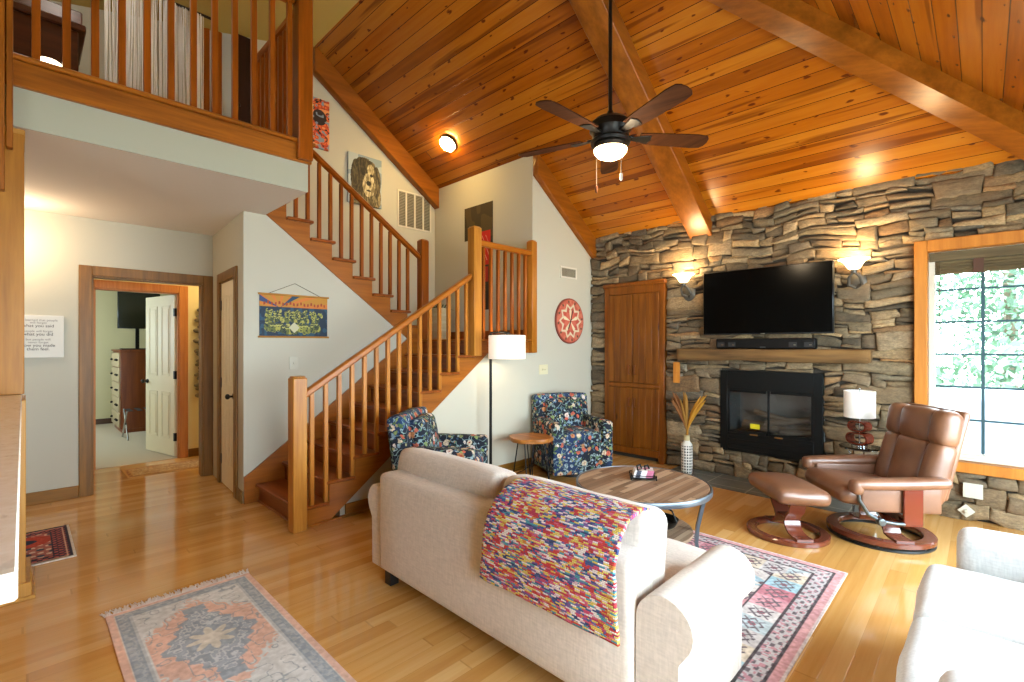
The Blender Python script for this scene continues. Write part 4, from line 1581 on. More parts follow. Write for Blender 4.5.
# ---------------------------------------------------------------- woven throw over the sofa back
tw = NT('woven_throw')
uv = tw.tc('UV')
s_ = tw.n('ShaderNodeSeparateXYZ', Vector=uv)
cu_, cv_ = tw.math('DIVIDE', s_.outputs[0], .009), tw.math('DIVIDE', s_.outputs[1], .0062)
ri = tw.math('FLOOR', cv_)
of = tw.math('MULTIPLY', tw.n('ShaderNodeTexWhiteNoise', {'noise_dimensions': '1D'}, W=ri).outputs[0], 9.)
cu2 = tw.math('ADD', cu_, of)
ci_ = tw.math('FLOOR', cu2)
wn = tw.n('ShaderNodeTexWhiteNoise', {'noise_dimensions': '2D'}, Vector=tw.n('ShaderNodeCombineXYZ', X=ci_, Y=ri).outputs[0]).outputs[0]
# long runs of yarn share their colour
run = tw.n('ShaderNodeTexWhiteNoise', {'noise_dimensions': '2D'}, Vector=tw.n('ShaderNodeCombineXYZ', X=tw.math('FLOOR', tw.math('DIVIDE', cu2, 2.6)), Y=ri).outputs[0]).outputs[0]
big = tw.noise(tw.map(uv, (7, 17, 1)), 1., 3.)
warm = tw.ramp(run, [(0, '#d03a34'), (.20, '#e6d276'), (.34, '#e8dcd6'), (.46, '#d8607a'), (.60, '#d88a3a'), (.68, '#b8324a'), (.80, '#4a9aaa'), (.88, '#e0c25a')], 'CONSTANT')
cool = tw.ramp(run, [(0, '#3c5890'), (.16, '#7a5a9c'), (.30, '#ece2de'), (.46, '#4a9aaa'), (.58, '#cf4a6c'), (.70, '#2c3f70'), (.80, '#d9b8c4'), (.90, '#e0c860')], 'CONSTANT')
pickc = tw.math('GREATER_THAN', tw.math('ADD', big, tw.math('MULTIPLY', wn, .10)), .55)
col = tw.mix(pickc, warm, cool)
fu_ = tw.math('SUBTRACT', cu2, ci_)
fv_ = tw.math('SUBTRACT', cv_, ri)
edge = tw.math('MULTIPLY', tw.math('SINE', tw.math('MULTIPLY', fu_, PI)), tw.math('SINE', tw.math('MULTIPLY', fv_, PI)))
tw.p(Base_Color=tw.mix(tw.ramp(edge, [(.05, 1.), (.45, 0.)]), col, tw.mix(.35, col, lin('#4a3640'))), Roughness=.95)
tw.bump(edge, .8, .006)


def throw():
    path = [(1.755, .58), (1.75, .63), (1.735, .69), (1.71, .737), (1.67, .772), (1.62, .786), (1.56, .784), (1.50, .765), (1.45, .73), (1.415, .675), (1.398, .62), (1.40, .55), (1.40, .47), (1.402, .39)]
    nx, nl = 70, 0
    # resample the path
    seg = [0]
    for a, b in zip(path, path[1:]):
        seg.append(seg[-1] + math.hypot(b[0] - a[0], b[1] - a[1]))
    L = seg[-1]
    nl = 80
    me = bpy.data.meshes.new('throw_blanket')
    P, uvs, F = [], [], []
    for j in range(nl + 1):
        s = L * j / nl
        k = max(i for i in range(len(seg)) if seg[i] <= s + 1e-9)
        k = min(k, len(path) - 2)
        t = (s - seg[k]) / (seg[k + 1] - seg[k])
        y = path[k][0] + (path[k + 1][0] - path[k][0]) * t
        z = path[k][1] + (path[k + 1][1] - path[k][1]) * t
        d = (path[k + 1][0] - path[k][0], path[k + 1][1] - path[k][1])
        l = math.hypot(*d)
        ny, nz = -d[1] / l, d[0] / l      # outward normal (up / back)
        if ny * 0 + nz < 0 and y > 1.55:
            ny, nz = -ny, -nz
        v = j / nl
        xl = -1.515 - .05 * max(0, (v - .55) / .45)
        xr = -.905 + .035 * max(0, (v - .35) / .65)
        for i in range(nx + 1):
            u = i / nx
            w = .004 * noise.noise(Vector((u * 5, v * 6, 1))) + .003 * noise.noise(Vector((u * 14, v * 14, 4)))
            hem = .008 * noise.noise(Vector((u * 6, 9, j > nl / 2))) * (1 if j in (0, nl) else 0)
            ex = .006 * noise.noise(Vector((v * 14, 3, i > 20))) * (1 if i in (0, nx) else 0)
            P.append((xl + (xr - xl) * u + ex, y + ny * w - (.004 if y < 1.5 else 0), z + nz * w + hem))
            uvs.append((u * .68, s))
    for j in range(nl):
        for i in range(nx):
            a = j * (nx + 1) + i
            F.append((a, a + 1, a + nx + 2, a + nx + 1))
    me.from_pydata(P, [], F)
    ul = me.uv_layers.new(name='UVMap')
    for lp in me.loops:
        ul.data[lp.index].uv = uvs[lp.vertex_index]
    for p in me.polygons:
        p.use_smooth = True
    me.materials.append(tw.m)
    o = bpy.data.objects.new('throw_blanket', me)
    COL.objects.link(o)
    md = o.modifiers.new('thickness', 'SOLIDIFY')
    md.thickness = .012
    md.offset = 0
    tag(o, 'multicoloured woven throw blanket draped over the back of the beige sofa', 'blanket')


throw()

# ---------------------------------------------------------------- floral armchairs
fl = NT('floral_fabric')
tc = fl.tc()
tcw = fl.n('ShaderNodeVectorMath', {'operation': 'ADD'}, _0=tc, _1=fl.n('ShaderNodeVectorMath', {'operation': 'SCALE'}, _0=fl.noise(tc, 22., 3., .6, 1), Scale=.05).outputs[0]).outputs[0]
base = fl.mix(fl.ramp(fl.noise(tc, 2.2, 1.), [(.47, 0.), (.55, 1.)]), lin('#0b1526'), lin('#16335c'))
vine = fl.ramp(fl.math('ABSOLUTE', fl.math('SUBTRACT', fl.noise(tc, 12., 1.5), .5)), [(.008, .8), (.018, 0.)])
c = fl.mix(vine, base, lin('#93b0ae'))
for sc_f, r0, seed, cols in ((21., .36, 0., ('#4f6b3c', '#8a9c5c', '#2c4b3c', '#7d98a8')), (33., .38, 4.3, ('#6c8a6a', '#a8a070', '#3c5c7c', '#9cb0b4')), (14., .38, 9.1, ('#d9c4a4', '#c8644a', '#e0cfc0', '#b87e50'))):
    v = fl.n('ShaderNodeTexVoronoi', Vector=fl.map(tcw, (1, 1, 1), (seed, seed, seed)), Scale=sc_f)
    rnd = fl.n('ShaderNodeSeparateColor', Color=v.outputs[1])
    msk = fl.math('MULTIPLY', fl.math('LESS_THAN', v.outputs[0], r0), fl.math('GREATER_THAN', rnd.outputs[1], .36))
    cc = fl.ramp(rnd.outputs[0], [(0, cols[0]), (.25, cols[1]), (.5, cols[2]), (.75, cols[3])], 'CONSTANT')
    petal = fl.ramp(fl.noise(tc, 70., 1.), [(.4, .7), (.6, 1.15)])
    c = fl.mix(msk, c, fl.mix(1., cc, petal, 'MULTIPLY'))
    if sc_f < 15:
        heart = fl.math('MULTIPLY', fl.math('LESS_THAN', v.outputs[0], .12), fl.math('GREATER_THAN', rnd.outputs[1], .42))
        c = fl.mix(heart, c, lin('#b4432c'))
fl.p(Base_Color=fl.mix(1., c, (.82, .82, .84), 'MULTIPLY'), Roughness=.9)
fl.bump(fl.noise(tc, 160., 2.), .15, .002)
piping = simple('navy_piping', '#141a2c', .8)


def armchair(label, loc, rz):
    """faces local +x"""
    t = thing('armchair', label, 'armchair', loc, rz, 'floral armchairs by the stairs wall')
    MB().rbox((.0, 0, .215), (.62, .68, .31), .022, mid=3).obj('base', fl.m, t)
    MB().lathe([(.2, 0), (.2, .05), (.05, .062)], seg=24).obj('swivel_base', foot_m, t)
    for s in (-1, 1):
        m = MB().rbox((.02, s * .285, .35), (.60, .12, .49), .03, (0, .008, .004), mid=4)
        m.obj('arm', fl.m, t)
    MB().rbox((.055, 0, .42), (.50, .45, .13), .045, (.012, 0, .02), mid=5, wr=.004).obj('seat_cushion', fl.m, t)
    MB().rbox((-.275, 0, .52), (.145, .665, .64), .04, (.012, .004, .012), Matrix.Rotation(-.12, 4, 'Y'), mid=5, wr=.004).obj('back', fl.m, t)
    MB().rbox((-.17, 0, .62), (.12, .44, .36), .05, (.025, 0, .01), Matrix.Rotation(-.15, 4, 'Y'), mid=5, wr=.005).obj('back_cushion', fl.m, t)
    return t


armchair('dark blue floral armchair by the foot of the stairs, half hidden behind the beige sofa', (-3.235, 2.48, 0), .648)
ac2 = [o for o in COL.objects if o.name == 'armchair'][0]
dup(ac2, (-3.234, 4.221, 0), -.472, 'dark blue floral armchair facing the room beside the live-edge side table')

# ---------------------------------------------------------------- live edge side table, floor lamp
lt = thing('side_table', 'live-edge wooden side table on black hairpin legs between the floor lamp and floral armchair', 'side table', (-3.30, 3.64, 0))
poly = []
for i in range(30):
    a = 2 * PI * i / 30
    r = .215 + .02 * math.sin(2 * a + .6) + .012 * math.sin(5 * a) + .006 * math.sin(9 * a + 1)
    poly.append((r * 1.08 * math.cos(a + .75), r * .92 * math.sin(a + .75)))
MB().prism(poly, 'z', .425, .465, .008).obj('top', wood('live_edge', '#7a4518', '#b87834', 'x', rough=.35), lt)
for a in (.5, 2.3, 3.9, 5.3):
    x, y = .13 * math.cos(a), .13 * math.sin(a)
    tx, ty = -math.sin(a) * .045, math.cos(a) * .045
    ox, oy = x * 1.45, y * 1.45
    MB().tube([(x + tx, y + ty, .425), (ox + tx * .25, oy + ty * .25, .02), (ox, oy, .004), (ox - tx * .25, oy - ty * .25, .02), (x - tx, y - ty, .425)], .0055, 8).obj('hairpin_leg', black_iron, lt)
fl_ = thing('floor_lamp', 'black floor lamp with a glowing white drum shade in front of the stairs', 'lamp', (-3.55, 3.31, 0))
MB().lathe([(.14, 0), (.14, .015), (.03, .025), (.014, .04)], seg=32).obj('base', black_iron, fl_)
MB().cyl((0, 0, .03), (0, 0, 1.515), .015, seg=14).obj('pole', black_iron, fl_)
ox, oy = .118, .116
MB().tube([(0, 0, 1.50), (0, 0, 1.525), (ox * .4, oy * .4, 1.53), (ox, oy, 1.53)], .009, 8).cyl((ox, oy, 1.40), (ox, oy, 1.53), .012).obj('arm', black_iron, fl_)
m = MB()
for k in range(3):
    a = 2 * PI * k / 3 + .4
    m.cyl((ox, oy, 1.515), (ox + .183 * math.cos(a), oy + .183 * math.sin(a), 1.49), .0035, seg=6)
m.lathe([(.03, 1.51), (.03, 1.525), (.01, 1.535)], (ox, oy, 0), 14)
m.obj('shade_ring', black_iron, fl_)
shl = NT('glowing_shade')
shl.p(Base_Color=lin('#f2ebe0'), Roughness=.9, Emission_Color=lin('#fff0da'), Emission_Strength=.5)
MB().lathe([(.183, 1.262), (.187, 1.262), (.187, 1.497), (.183, 1.497), (.183, 1.262)], (ox, oy, 0), 48).obj('shade', shl.m, fl_)
lamp((-3.55 + ox, 3.31 + oy, 1.37), 8, (1, .80, .55), .05)
MB().tube([(0, .05, .02), (.06, .10, .006), (.02, .2, .005), (-.05, .32, .005), (-.1, .6, .006), (-.13, .8, .05)], .004, 6).obj('power_cord', black_iron, fl_)

# ---------------------------------------------------------------- leather recliner and ottoman
lea = NT('brown_leather')
tc = lea.tc()
nz = lea.ramp(lea.noise(tc, 6., 4.), [(.3, 0.), (.7, 1.)])
lea.p(Base_Color=lea.mix(nz, lin('#684430'), lin('#835a40')), Roughness=.42, Coat_Weight=.35, Coat_Roughness=.35)
lea.bump(lea.n('ShaderNodeTexVoronoi', Vector=tc, Scale=190.).outputs[0], .12, .0015)
lea = lea.m
mah_m = simple('mahogany_bent', '#6a3423', .22, coat=.4, var=.15)
red_m = simple('mahogany_red', '#64200f', .25, coat=.5, var=.12)
steel = simple('grey_steel', '#5d6466', .3, .8)
rubber = simple('black_ring', '#1a1b1a', .4)


def ring(z0, z1, r_o, r_i, seg=56):
    return MB().lathe([(r_i, z0 + .004), (r_i + .004, z0), (r_o - .004, z0), (r_o, z0 + .004), (r_o, z1 - .008), (r_o - .008, z1), (r_i + .008, z1), (r_i, z1 - .008), (r_i, z0 + .004)], seg=seg)


rc = thing('recliner', 'brown leather recliner on a round mahogany base below the window', 'recliner', (-.545, 4.40, 0), -2.493)
ring(.03, .065, .325, .245).obj('base_ring', mah_m, rc)
ring(.0, .016, .32, .28).obj('floor_ring', rubber, rc)
m = MB()
for a in range(6):
    m.cyl((.3 * math.cos(a), .3 * math.sin(a), .012), (.3 * math.cos(a), .3 * math.sin(a), .034), .012)
m.obj('spacer', rubber, rc)
for sg in (-1, 1):
    pts = [(-.02 + sg * .0, .215), (.06, .21), (.12, .19), (.145, .15), (.13, .11), (.15, .075), (.2, .066), (.285, .068)]
    m = MB().strip([(sg * x, z) for x, z in pts], .014, -.055, .055, 'x')
    m.obj('bent_leg', mah_m, rc)
MB().cyl((0, 0, .18), (0, 0, .28), .035).bx(-.16, .16, -.22, .22, .255, .285, .006).obj('seat_mechanism', rubber, rc)
MB().rbox((.12, 0, .345), (.56, .56, .13), .06, (.015, .0, .02), Matrix.Rotation(-.10, 4, 'Y'), mid=6, wr=.005).obj('seat', lea, rc)
tilt = Matrix.Rotation(-.24, 4, 'Y')
up_ = Vector((-math.sin(.24), 0, math.cos(.24)))
b0 = Vector((-.175, 0, .33))
m = MB()
c1 = b0 + up_ * .20
for y, w, bl_ in ((-.225, .15, .02), (0, .31, .022), (.225, .15, .02)):
    m.rbox(c1 + Vector((0, y, 0)), (.125, w, .42), .045, (bl_, .004, .006), tilt, mid=5, wr=.003)
m.obj('backrest', lea, rc)
m = MB()
c2 = b0 + up_ * .515 + Vector((.012, 0, 0))
for y, w, bl_ in ((-.225, .155, .018), (0, .31, .022), (.225, .155, .018)):
    m.rbox(c2 + Vector((0, y, 0)), (.125, w, .235), .045, (bl_, .006, .008), Matrix.Rotation(-.14, 4, 'Y'), mid=5, wr=.003)
m.obj('headrest', lea, rc)
c3 = b0 + up_ * .33 + Vector((-.06, 0, 0))
MB().rbox(c3, (.05, .57, .62), .022, m=tilt, mid=3).obj('back_shell', lea, rc)
for sg in (-1, 1):
    m = MB().rbox((.06, sg * .335, .475), (.585, .10, .065), .03, (0, .004, .008), Matrix.Rotation(.05, 4, 'Y'), mid=6, wr=.003)
    m.rbox((.335, sg * .335, .445), (.075, .10, .10), .034, mid=3)
    m.obj('armrest', lea, rc)
    MB().rbox((.045, sg * .30, .365), (.50, .035, .19), .016, mid=3).obj('side_panel', lea, rc)
    MB().bx(-.075, .045, sg * .325, sg * .343, .20, .445, .005).strip([(-.075 + .06, .215), (-.015, .2)], .012, sg * .20, sg * .34, 'y').bx(-.075, .045, min(0, sg * .34), max(0, sg * .34), .19, .207, .005).obj('arm_support', red_m, rc)
    MB().tube([(.33, sg * .345, .445), (.325, sg * .352, .36), (.27, sg * .352, .27), (.19, sg * .35, .225), (.10, sg * .345, .21), (.04, sg * .335, .205)], .012, 10).obj('arm_tube', steel, rc)
    MB().cyl((.20, sg * .345, .226), (.20, sg * .385, .226), .024, seg=16, b=.004).obj('tension_knob', steel, rc)

ot = thing('ottoman', 'brown leather ottoman on a small round mahogany base in front of the recliner', 'ottoman', (-1.039, 3.979, 0), -2.41)
ring(.0, .035, .272, .205).obj('base_ring', mah_m, ot)
MB().rbox((0, 0, .335), (.36, .52, .105), .045, (.012, .012, .03), Matrix.Rotation(-.06, 4, 'Y'), mid=6, wr=.005).obj('cushion', lea, ot)
for sg in (-1, 1):
    pts = [(.05, .287), (.13, .285), (.148, .26), (.125, .20), (.08, .155), (.062, .12), (.075, .08), (.12, .048), (.18, .041), (.24, .041)]
    m = MB().strip([(sg * x, z) for x, z in pts], .015, -.055, .055, 'x')
    m.obj('bent_leg', mah_m, ot)
MB().bx(-.04, .04, -.07, .07, .128, .142, .004).obj('cross_bar', mah_m, ot)

# ---------------------------------------------------------------- white sofa on the right
s2 = thing('sofa', 'white linen sofa at the right edge, its seat facing the middle of the room', 'sofa', (.0, 2.24, 0))
MB().rbox((.34, 0, .20), (.92, 1.44, .18), .025, mid=4).obj('seat_base', white_l, s2)
MB().rbox((.74, 0, .45), (.18, 1.50, .66), .05, mid=6).obj('back', white_l, s2)
for y in (-.258, .318):
    MB().rbox((.20, y, .37), (.76, .565, .15), .05, (.012, .0, .022), mid=6, wr=.005).obj('seat_cushion', white_l, s2)
for y in (-.31, .30):
    MB().rbox((.58, y, .62), (.20, .58, .40), .08, (.03, .0, .02), Matrix.Rotation(.16, 4, 'Y'), mid=6, wr=.008).obj('back_cushion', white_l, s2)
for y in (-.635, .70):
    MB().rbox((.38, y, .345), (.93, .19, .48), .06, (0, .012, .01), mid=5, wr=.003).obj('arm', white_l, s2)
for x in (-.05, .75):
    for y in (-.65, .65):
        MB().cyl((x, y, 0), (x, y, .12), .022, .03, 12).obj('foot', foot_m, s2)
# ---------------------------------------------------------------- coffee table
cpl = planks('reclaimed_planks', .038, .7, [(.02, '#4e3828'), (.3, '#80644c'), (.55, '#a88e74'), (.75, '#6e5038'), (.98, '#cbb8a2')], '#3e2c1e', .55, knots=False, seam_w=.04, grain=.3, bumpd=.001)
ct = thing('coffee_table', 'round coffee table of mixed brown planks with a grey steel rim and legs', 'coffee table', (-1.675, 2.985, .007))
iron = simple('grey_iron', '#6f7880', .35, .75)
MB().lathe([(0, .42), (.435, .42), (.435, .449), (0, .449)], seg=64).uvp(lambda c: (c.y + 3, c.x + 3)).obj('top', cpl, ct)
MB().lathe([(.435, .414), (.449, .414), (.451, .418), (.451, .447), (.448, .451), (.441, .451), (.435, .414)], seg=64).obj('rim', iron, ct)
MB().lathe([(0, .13), (.33, .13), (.33, .15), (0, .15)], seg=56).uvp(lambda c: (c.y + 5, c.x + 7)).obj('shelf', cpl, ct)
for k in range(4):
    a = .5 + k * PI / 2
    m = MB().strip([(.40, .42), (.397, .36), (.38, .28), (.358, .18), (.35, .08), (.362, 0)], .022, -.024, .024, 'y')
    m.bm.transform(Matrix.Rotation(a, 4, 'Z'))
    m.obj('leg', iron, ct)
tr = thing('coaster_rack', 'small black wire rack of patterned coasters on the round coffee table', 'rack', (-1.72, 3.075, .459), .62)
MB().bx(-.09, .09, -.07, .07, .008, .014, .002).obj('tray', black_iron, tr)
for x in (-.085, .085):
    for y in (-.065, .065):
        MB().cyl((x, y, 0), (x, y, .03), .004, seg=8).obj('foot', black_iron, tr)
m = MB()
m.tube([(-.088, -.068, .03), (.088, -.068, .03), (.088, .068, .03), (-.088, .068, .03)], .003, 6, closed=True)
m.obj('wire_rail', black_iron, tr)


def f_paper(U, V):
    n = vnoise(U, V, 7, 6, 22)
    c = np.ones(U.shape + (3,)) * rgb('#d9d4d4')
    c = lay(c, n > .70, '#b0607a')
    c = lay(c, (n < .24), '#3a3c48')
    return c


for k in range(4):
    o = patch('coaster', .13, .10, 24, 18, f_paper, attr('paper', .6), .011, tr)
    o.location = (-.004 + .004 * k, .002 * k, .015 + .0118 * k)
for sx in (-.022, .03):
    MB().tube([(sx - .016, -.03, .062), (sx - .018, 0, .085), (sx + .006, .02, .088), (sx + .016, .01, .062)], .006, 8).obj('handle', black_iron, tr)
bw = thing('basket', 'black metal bowl with a handle on the lower shelf of the coffee table', 'bowl', (-1.565, 3.045, .158))
MB().lathe([(.05, 0), (.09, .02), (.115, .065), (.108, .066), (.082, .026), (0, .012)], seg=28).obj('bowl', black_iron, bw)
MB().tube([(-.11, 0, .06), (-.08, 0, .13), (0, 0, .155), (.08, 0, .13), (.11, 0, .06)], .006, 8).obj('handle', black_iron, bw)

# ---------------------------------------------------------------- rugs
rug_m = attr('rug_wool', 1., (220, .35, .003), var=(60, .10))


def f_runner(U, V):
    """faded coral and slate blue runner, u along its length"""
    L, W = 2.0, .68
    x, y = U * L, V * W
    n = vnoise(U, V, 120, 42, 31)
    n2 = vnoise(U, V, 46, 18, 32)
    pale, coral, blue = rgb('#ccd0d2'), rgb('#d6b4a6'), rgb('#98a3b0')
    c = np.ones(U.shape + (3,)) * pale
    per = .92
    cx = np.abs(((x - .585 + per / 2) % per) - per / 2)
    cy = np.abs(y - W / 2)
    # coral field: stepped hexagon
    c = lay(c, (cx * .9 + cy < .40 + .03 * np.sin(n2 * 20)) & (cy < .235), coral)
    c = lay(c, (cx * .55 + cy * 1.05 < .205 + .014 * np.sin(cx * 90)), blue)
    rr = np.hypot(cx, cy * 1.1)
    aa = np.arctan2(cy, cx)
    c = lay(c, rr < .085 + .03 * np.cos(aa * 8), '#c8c6bc')
    c = lay(c, (rr < .045), '#d0cdc4')
    inn = (cx * .55 + cy * 1.05 < .19)
    c = lay(c, inn & (rr > .12) & (np.abs(n - .5) < .11), '#bcc4ca')
    c = lay(c, (~inn) & (cy < .23) & (np.abs(n2 - .5) < .035), '#8b98a4', .7)
    c = lay(c, (cy < .05) & (np.abs(cx - .345) < .03), blue)
    b = np.minimum(np.minimum(V, 1 - V) * W, U * L)
    c = lay(c, b < .10, '#b4bcc2')
    mot = (np.sin(x * 95) * np.sin(y * 95) > .1) ^ (n > .55)
    c = lay(c, (b < .088) & (b > .034), blue)
    c = lay(c, (b < .080) & (b > .042) & mot, '#a7b0b8')
    c = lay(c, b < .030, coral)
    c = lay(c, (b < .034) & (b > .028), '#d0cbc4')
    fade = (vnoise(U, V, 10, 5, 33) - .5)[..., None] * .10
    return np.clip(c * (1 + fade) + (n[..., None] - .5) * .10, 0, 1)


r1 = thing('rug', 'faded coral and blue-grey runner rug with a fringe on the bare floor at the front', 'rug', (-2.21, .632, 0))
patch('pile', 2.0, .672, 460, 170, f_runner, rug_m, .007, r1)
m = MB()
r_ = random.Random(4)
for i in range(150):
    y = -.336 + .672 * i / 149
    l = r_.uniform(.045, .075)
    a = r_.uniform(-.02, .02)
    m.tube([(-.998, y, .005), (-1.0 - l * .5, y + a * .5, .006), (-1.0 - l, y + a, .003)], [.0042, .004, .003], 4)
fo = m.obj('fringe', simple('fringe_wool', '#dcd4d0', .95), r1)


def f_kilim(U, V):
    """u along x (2.03 m), v along y"""
    W, H = 2.03, 1.85
    x, y = U * W, V * H
    n = vnoise(U, V, 160, 150, 51)
    n2 = vnoise(U, V, 26, 24, 52)
    c = np.ones(U.shape + (3,)) * rgb('#b4535a')
    # diagonal field bands
    w = (x * .75 + np.abs(((y + .0) % .9) - .45) * 1.2)
    k = np.floor(w / .12)
    pal = [rgb(h) for h in ('#b14e58', '#c9bfb8', '#a9454f', '#7fa0ac', '#bfb0a8', '#5a3c44', '#c07078')]
    for i, pc in enumerate(pal):
        c = lay(c, (k % 7) == i, pc * .82 + .16)
    fw = w / .12 - k
    c = lay(c, (fw < .10) & (np.sin(y * 110 + x * 60) > -.2), '#3c2c30')
    c = lay(c, (np.abs(fw - .55) < .24) & (np.sin(x * 34) * np.sin(y * 34) > .42), '#4a3a40')
    c = lay(c, (np.abs(fw - .55) < .24) & (np.sin(x * 34 + 1.5) * np.sin(y * 34 + .7) > .62), '#d3c8be')
    # borders from the outer edges
    b = np.minimum(np.minimum(U * W, (1 - U) * W), np.minimum(V * H, (1 - V) * H))
    along = np.where(np.minimum(V * H, (1 - V) * H) < np.minimum(U * W, (1 - U) * W), x, y)
    t = np.floor(along / .135)
    ft = along / .135 - t
    band = (b > .15) & (b < .325)
    bc = [rgb(h) for h in ('#c9c2be', '#b9b1ae', '#8fb0ba', '#c98a90', '#a9b8bc', '#c4b49c', '#b86a74')]
    for i, pc in enumerate(bc):
        c = lay(c, band & ((t * 3 % 7) == i), pc)
    d = np.abs(ft - .5) * .135 + np.abs(b - .238)
    c = lay(c, band & (d < .062) & (d > .044) & (n > .3), '#4b3f45')
    c = lay(c, band & (d < .022), '#8a3a48')
    c = lay(c, band & (np.abs(np.abs(ft - .5) * .135 - np.abs(b - .238)) < .006) & (d < .10), '#574a50')
    ib = (b > .055) & (b <= .15)
    c = lay(c, ib, '#b7b1b0')
    c = lay(c, ib & (np.sin(along * 85) * np.sin(b * 130) > .25), '#5c5056')
    c = lay(c, ib & (n > .7), '#a56a72')
    for e in (.15, .325, .058):
        c = lay(c, np.abs(b - e) < .006, '#33282c')
    c = lay(c, b < .052, '#c48a8c')
    c = lay(c, b < .014, '#cbb9b4')
    return np.clip(c * .86 + .12 + (n[..., None] - .5) * .16 + (n2[..., None] - .5) * .06, 0, 1)


r2 = patch('rug', 2.03, 1.85, 420, 380, f_kilim, rug_m, .006)
r2.location = (-1.605, 2.607, 0)
tag(r2, 'large red, blue and cream patterned rug under the coffee table', 'rug')


def f_small(U, V):
    W, H = .78, .50
    x, y = U * W, V * H
    n = vnoise(U, V, 90, 60, 71)
    c = np.ones(U.shape + (3,)) * rgb('#a05c50')
    c = lay(c, np.sin(x * 70) * np.sin(y * 80) > .35, '#d6b8a0')
    c = lay(c, np.sin(x * 46 + 1) * np.sin(y * 52) > .5, '#3a3c4c')
    c = lay(c, ((U - .35) / .17) ** 2 + ((V - .5) / .3) ** 2 < 1, '#a83a26')
    c = lay(c, ((U - .35) / .07) ** 2 + ((V - .5) / .14) ** 2 < 1, '#20263c')
    b = np.minimum(np.minimum(x, W - x), np.minimum(y, H - y))
    c = lay(c, b < .11, '#1d1c30')
    c = lay(c, (b < .10) & (b > .03) & (np.sin(x * 120) * np.sin(y * 120) > .1), '#a8504a')
    c = lay(c, (b < .045) & (b > .035), '#c9a088')
    c = lay(c, (x > W - .02) | (y > H - .012), '#c9c0b2')
    return np.clip(c + (n[..., None] - .5) * .14, 0, 1)


r3 = patch('rug', .78, .50, 200, 130, f_small, rug_m, .006)
r3.location = (-4.68, .0, 0)
tag(r3, 'small dark red and navy rug on the floor beside the kitchen counter', 'rug')


def f_hall(U, V):
    n = vnoise(U, V, 60, 110, 81)
    n2 = vnoise(U, V, 20, 40, 82)
    c = np.ones(U.shape + (3,)) * rgb('#bd9660')
    c = lay(c, n2 > .55, '#d2b688')
    c = lay(c, np.abs(n - .5) < .10, '#96683c')
    b = np.minimum(np.minimum(U, 1 - U) * .46, np.minimum(V, 1 - V) * 1.4)
    c = lay(c, b < .06, '#b98a4c')
    c = lay(c, (b < .05) & (b > .02) & (n > .5), '#7c3a1e')
    return c


r4 = patch('rug', .46, 1.4, 70, 180, f_hall, rug_m, .006)
r4.location = (-6.63, 1.47, 0)
tag(r4, 'narrow golden brown rug on the hallway floor beyond the wide doorway', 'rug')

# ---------------------------------------------------------------- kitchen peninsula
gran = NT('granite')
tc = gran.tc()
g1 = gran.ramp(gran.noise(tc, 34., 6., .7), [(.26, '#b09a84'), (.33, '#e6d8c6'), (.6, '#efe6da'), (.75, '#f4eee4')])
g2 = gran.ramp(gran.noise(gran.map(tc, (.5, 1, 1)), 30., 3.), [(.64, 0.), (.70, 1.)])
gran.p(Base_Color=gran.mix(gran.math('MULTIPLY', g2, .22), g1, lin('#7a5e48')), Roughness=.12)
kc = thing('kitchen_counter', 'speckled tan granite breakfast counter along the left edge', 'counter', (0, 0, 0))
cab_w = wood('kitchen_oak', '#9a6a2c', '#c6944c', 'z', rough=.35)
MB().bx(-5.05, -.82, -.62, -.004, 1.095, 1.13, .003).obj('countertop', gran.m, kc)
MB().bx(-4.2, -3.775, -.60, .012, .07, 1.095, .004).bx(-5.02, -4.2, -.60, -.27, .07, 1.095, .004).bx(-3.775, -1.0, -.60, -.36, .07, 1.095, .004).obj('base_panel', cab_w, kc)
MB().bx(-4.22, -3.755, -.60, .035, 0, .09, .006).bx(-4.235, -3.74, -.60, .05, 0, .02, .004).bx(-3.76, -1.0, -.60, -.34, 0, .09, .006).obj('base_moulding', cab_w, kc)
pn = thing('cabinet', 'tall plain oak cabinet panel standing on the far end of the granite counter', 'cabinet', (-3.78, -.28, 1.131))
MB().bx(-.32, .03, -.32, .286, 0, 1.446, .003).obj('body', wood('panel_oak', '#8a5614', '#b07628', 'z', rough=.4), pn)
MB().bx(-.32, .034, -.325, .289, 1.42, 1.446, .003).obj('crown', cab_w, pn)

# ---------------------------------------------------------------- planter on the landing
pl = thing('planter', 'cream slatted planter box with a leafy plant at the back of the landing', 'planter', (-5.20, 3.86, 1.4625))
MB().bx(-.17, .17, -.10, .10, 0, .40, .005).obj('box', simple('planter_cream', '#cfc5a2', .7), pl)
for z in (.05, .15, .25, .35):
    MB().bx(-.178, .178, -.108, .108, z, z + .07, .004).obj('slat', simple('planter_slat', '#c6ba94', .7), pl)
r_ = random.Random(12)
m = MB()
for i in range(46):
    a, e = r_.uniform(0, 2 * PI), r_.uniform(.2, 1.2)
    L = r_.uniform(.12, .24)
    x0, y0 = r_.uniform(-.12, .12), r_.uniform(-.06, .06)
    p = [Vector((x0 + math.cos(a) * L * t * math.cos(e), y0 + .7 * math.sin(a) * L * t * math.cos(e), .39 + L * t * math.sin(e) - .05 * t * t)) for t in (0, .35, .7, 1)]
    m.tube(p, [.004, .012, .010, .002], 5, flat=.3)
lo_ = m.obj('leaves', simple('plant_green', '#2c3a1c', .6), pl)

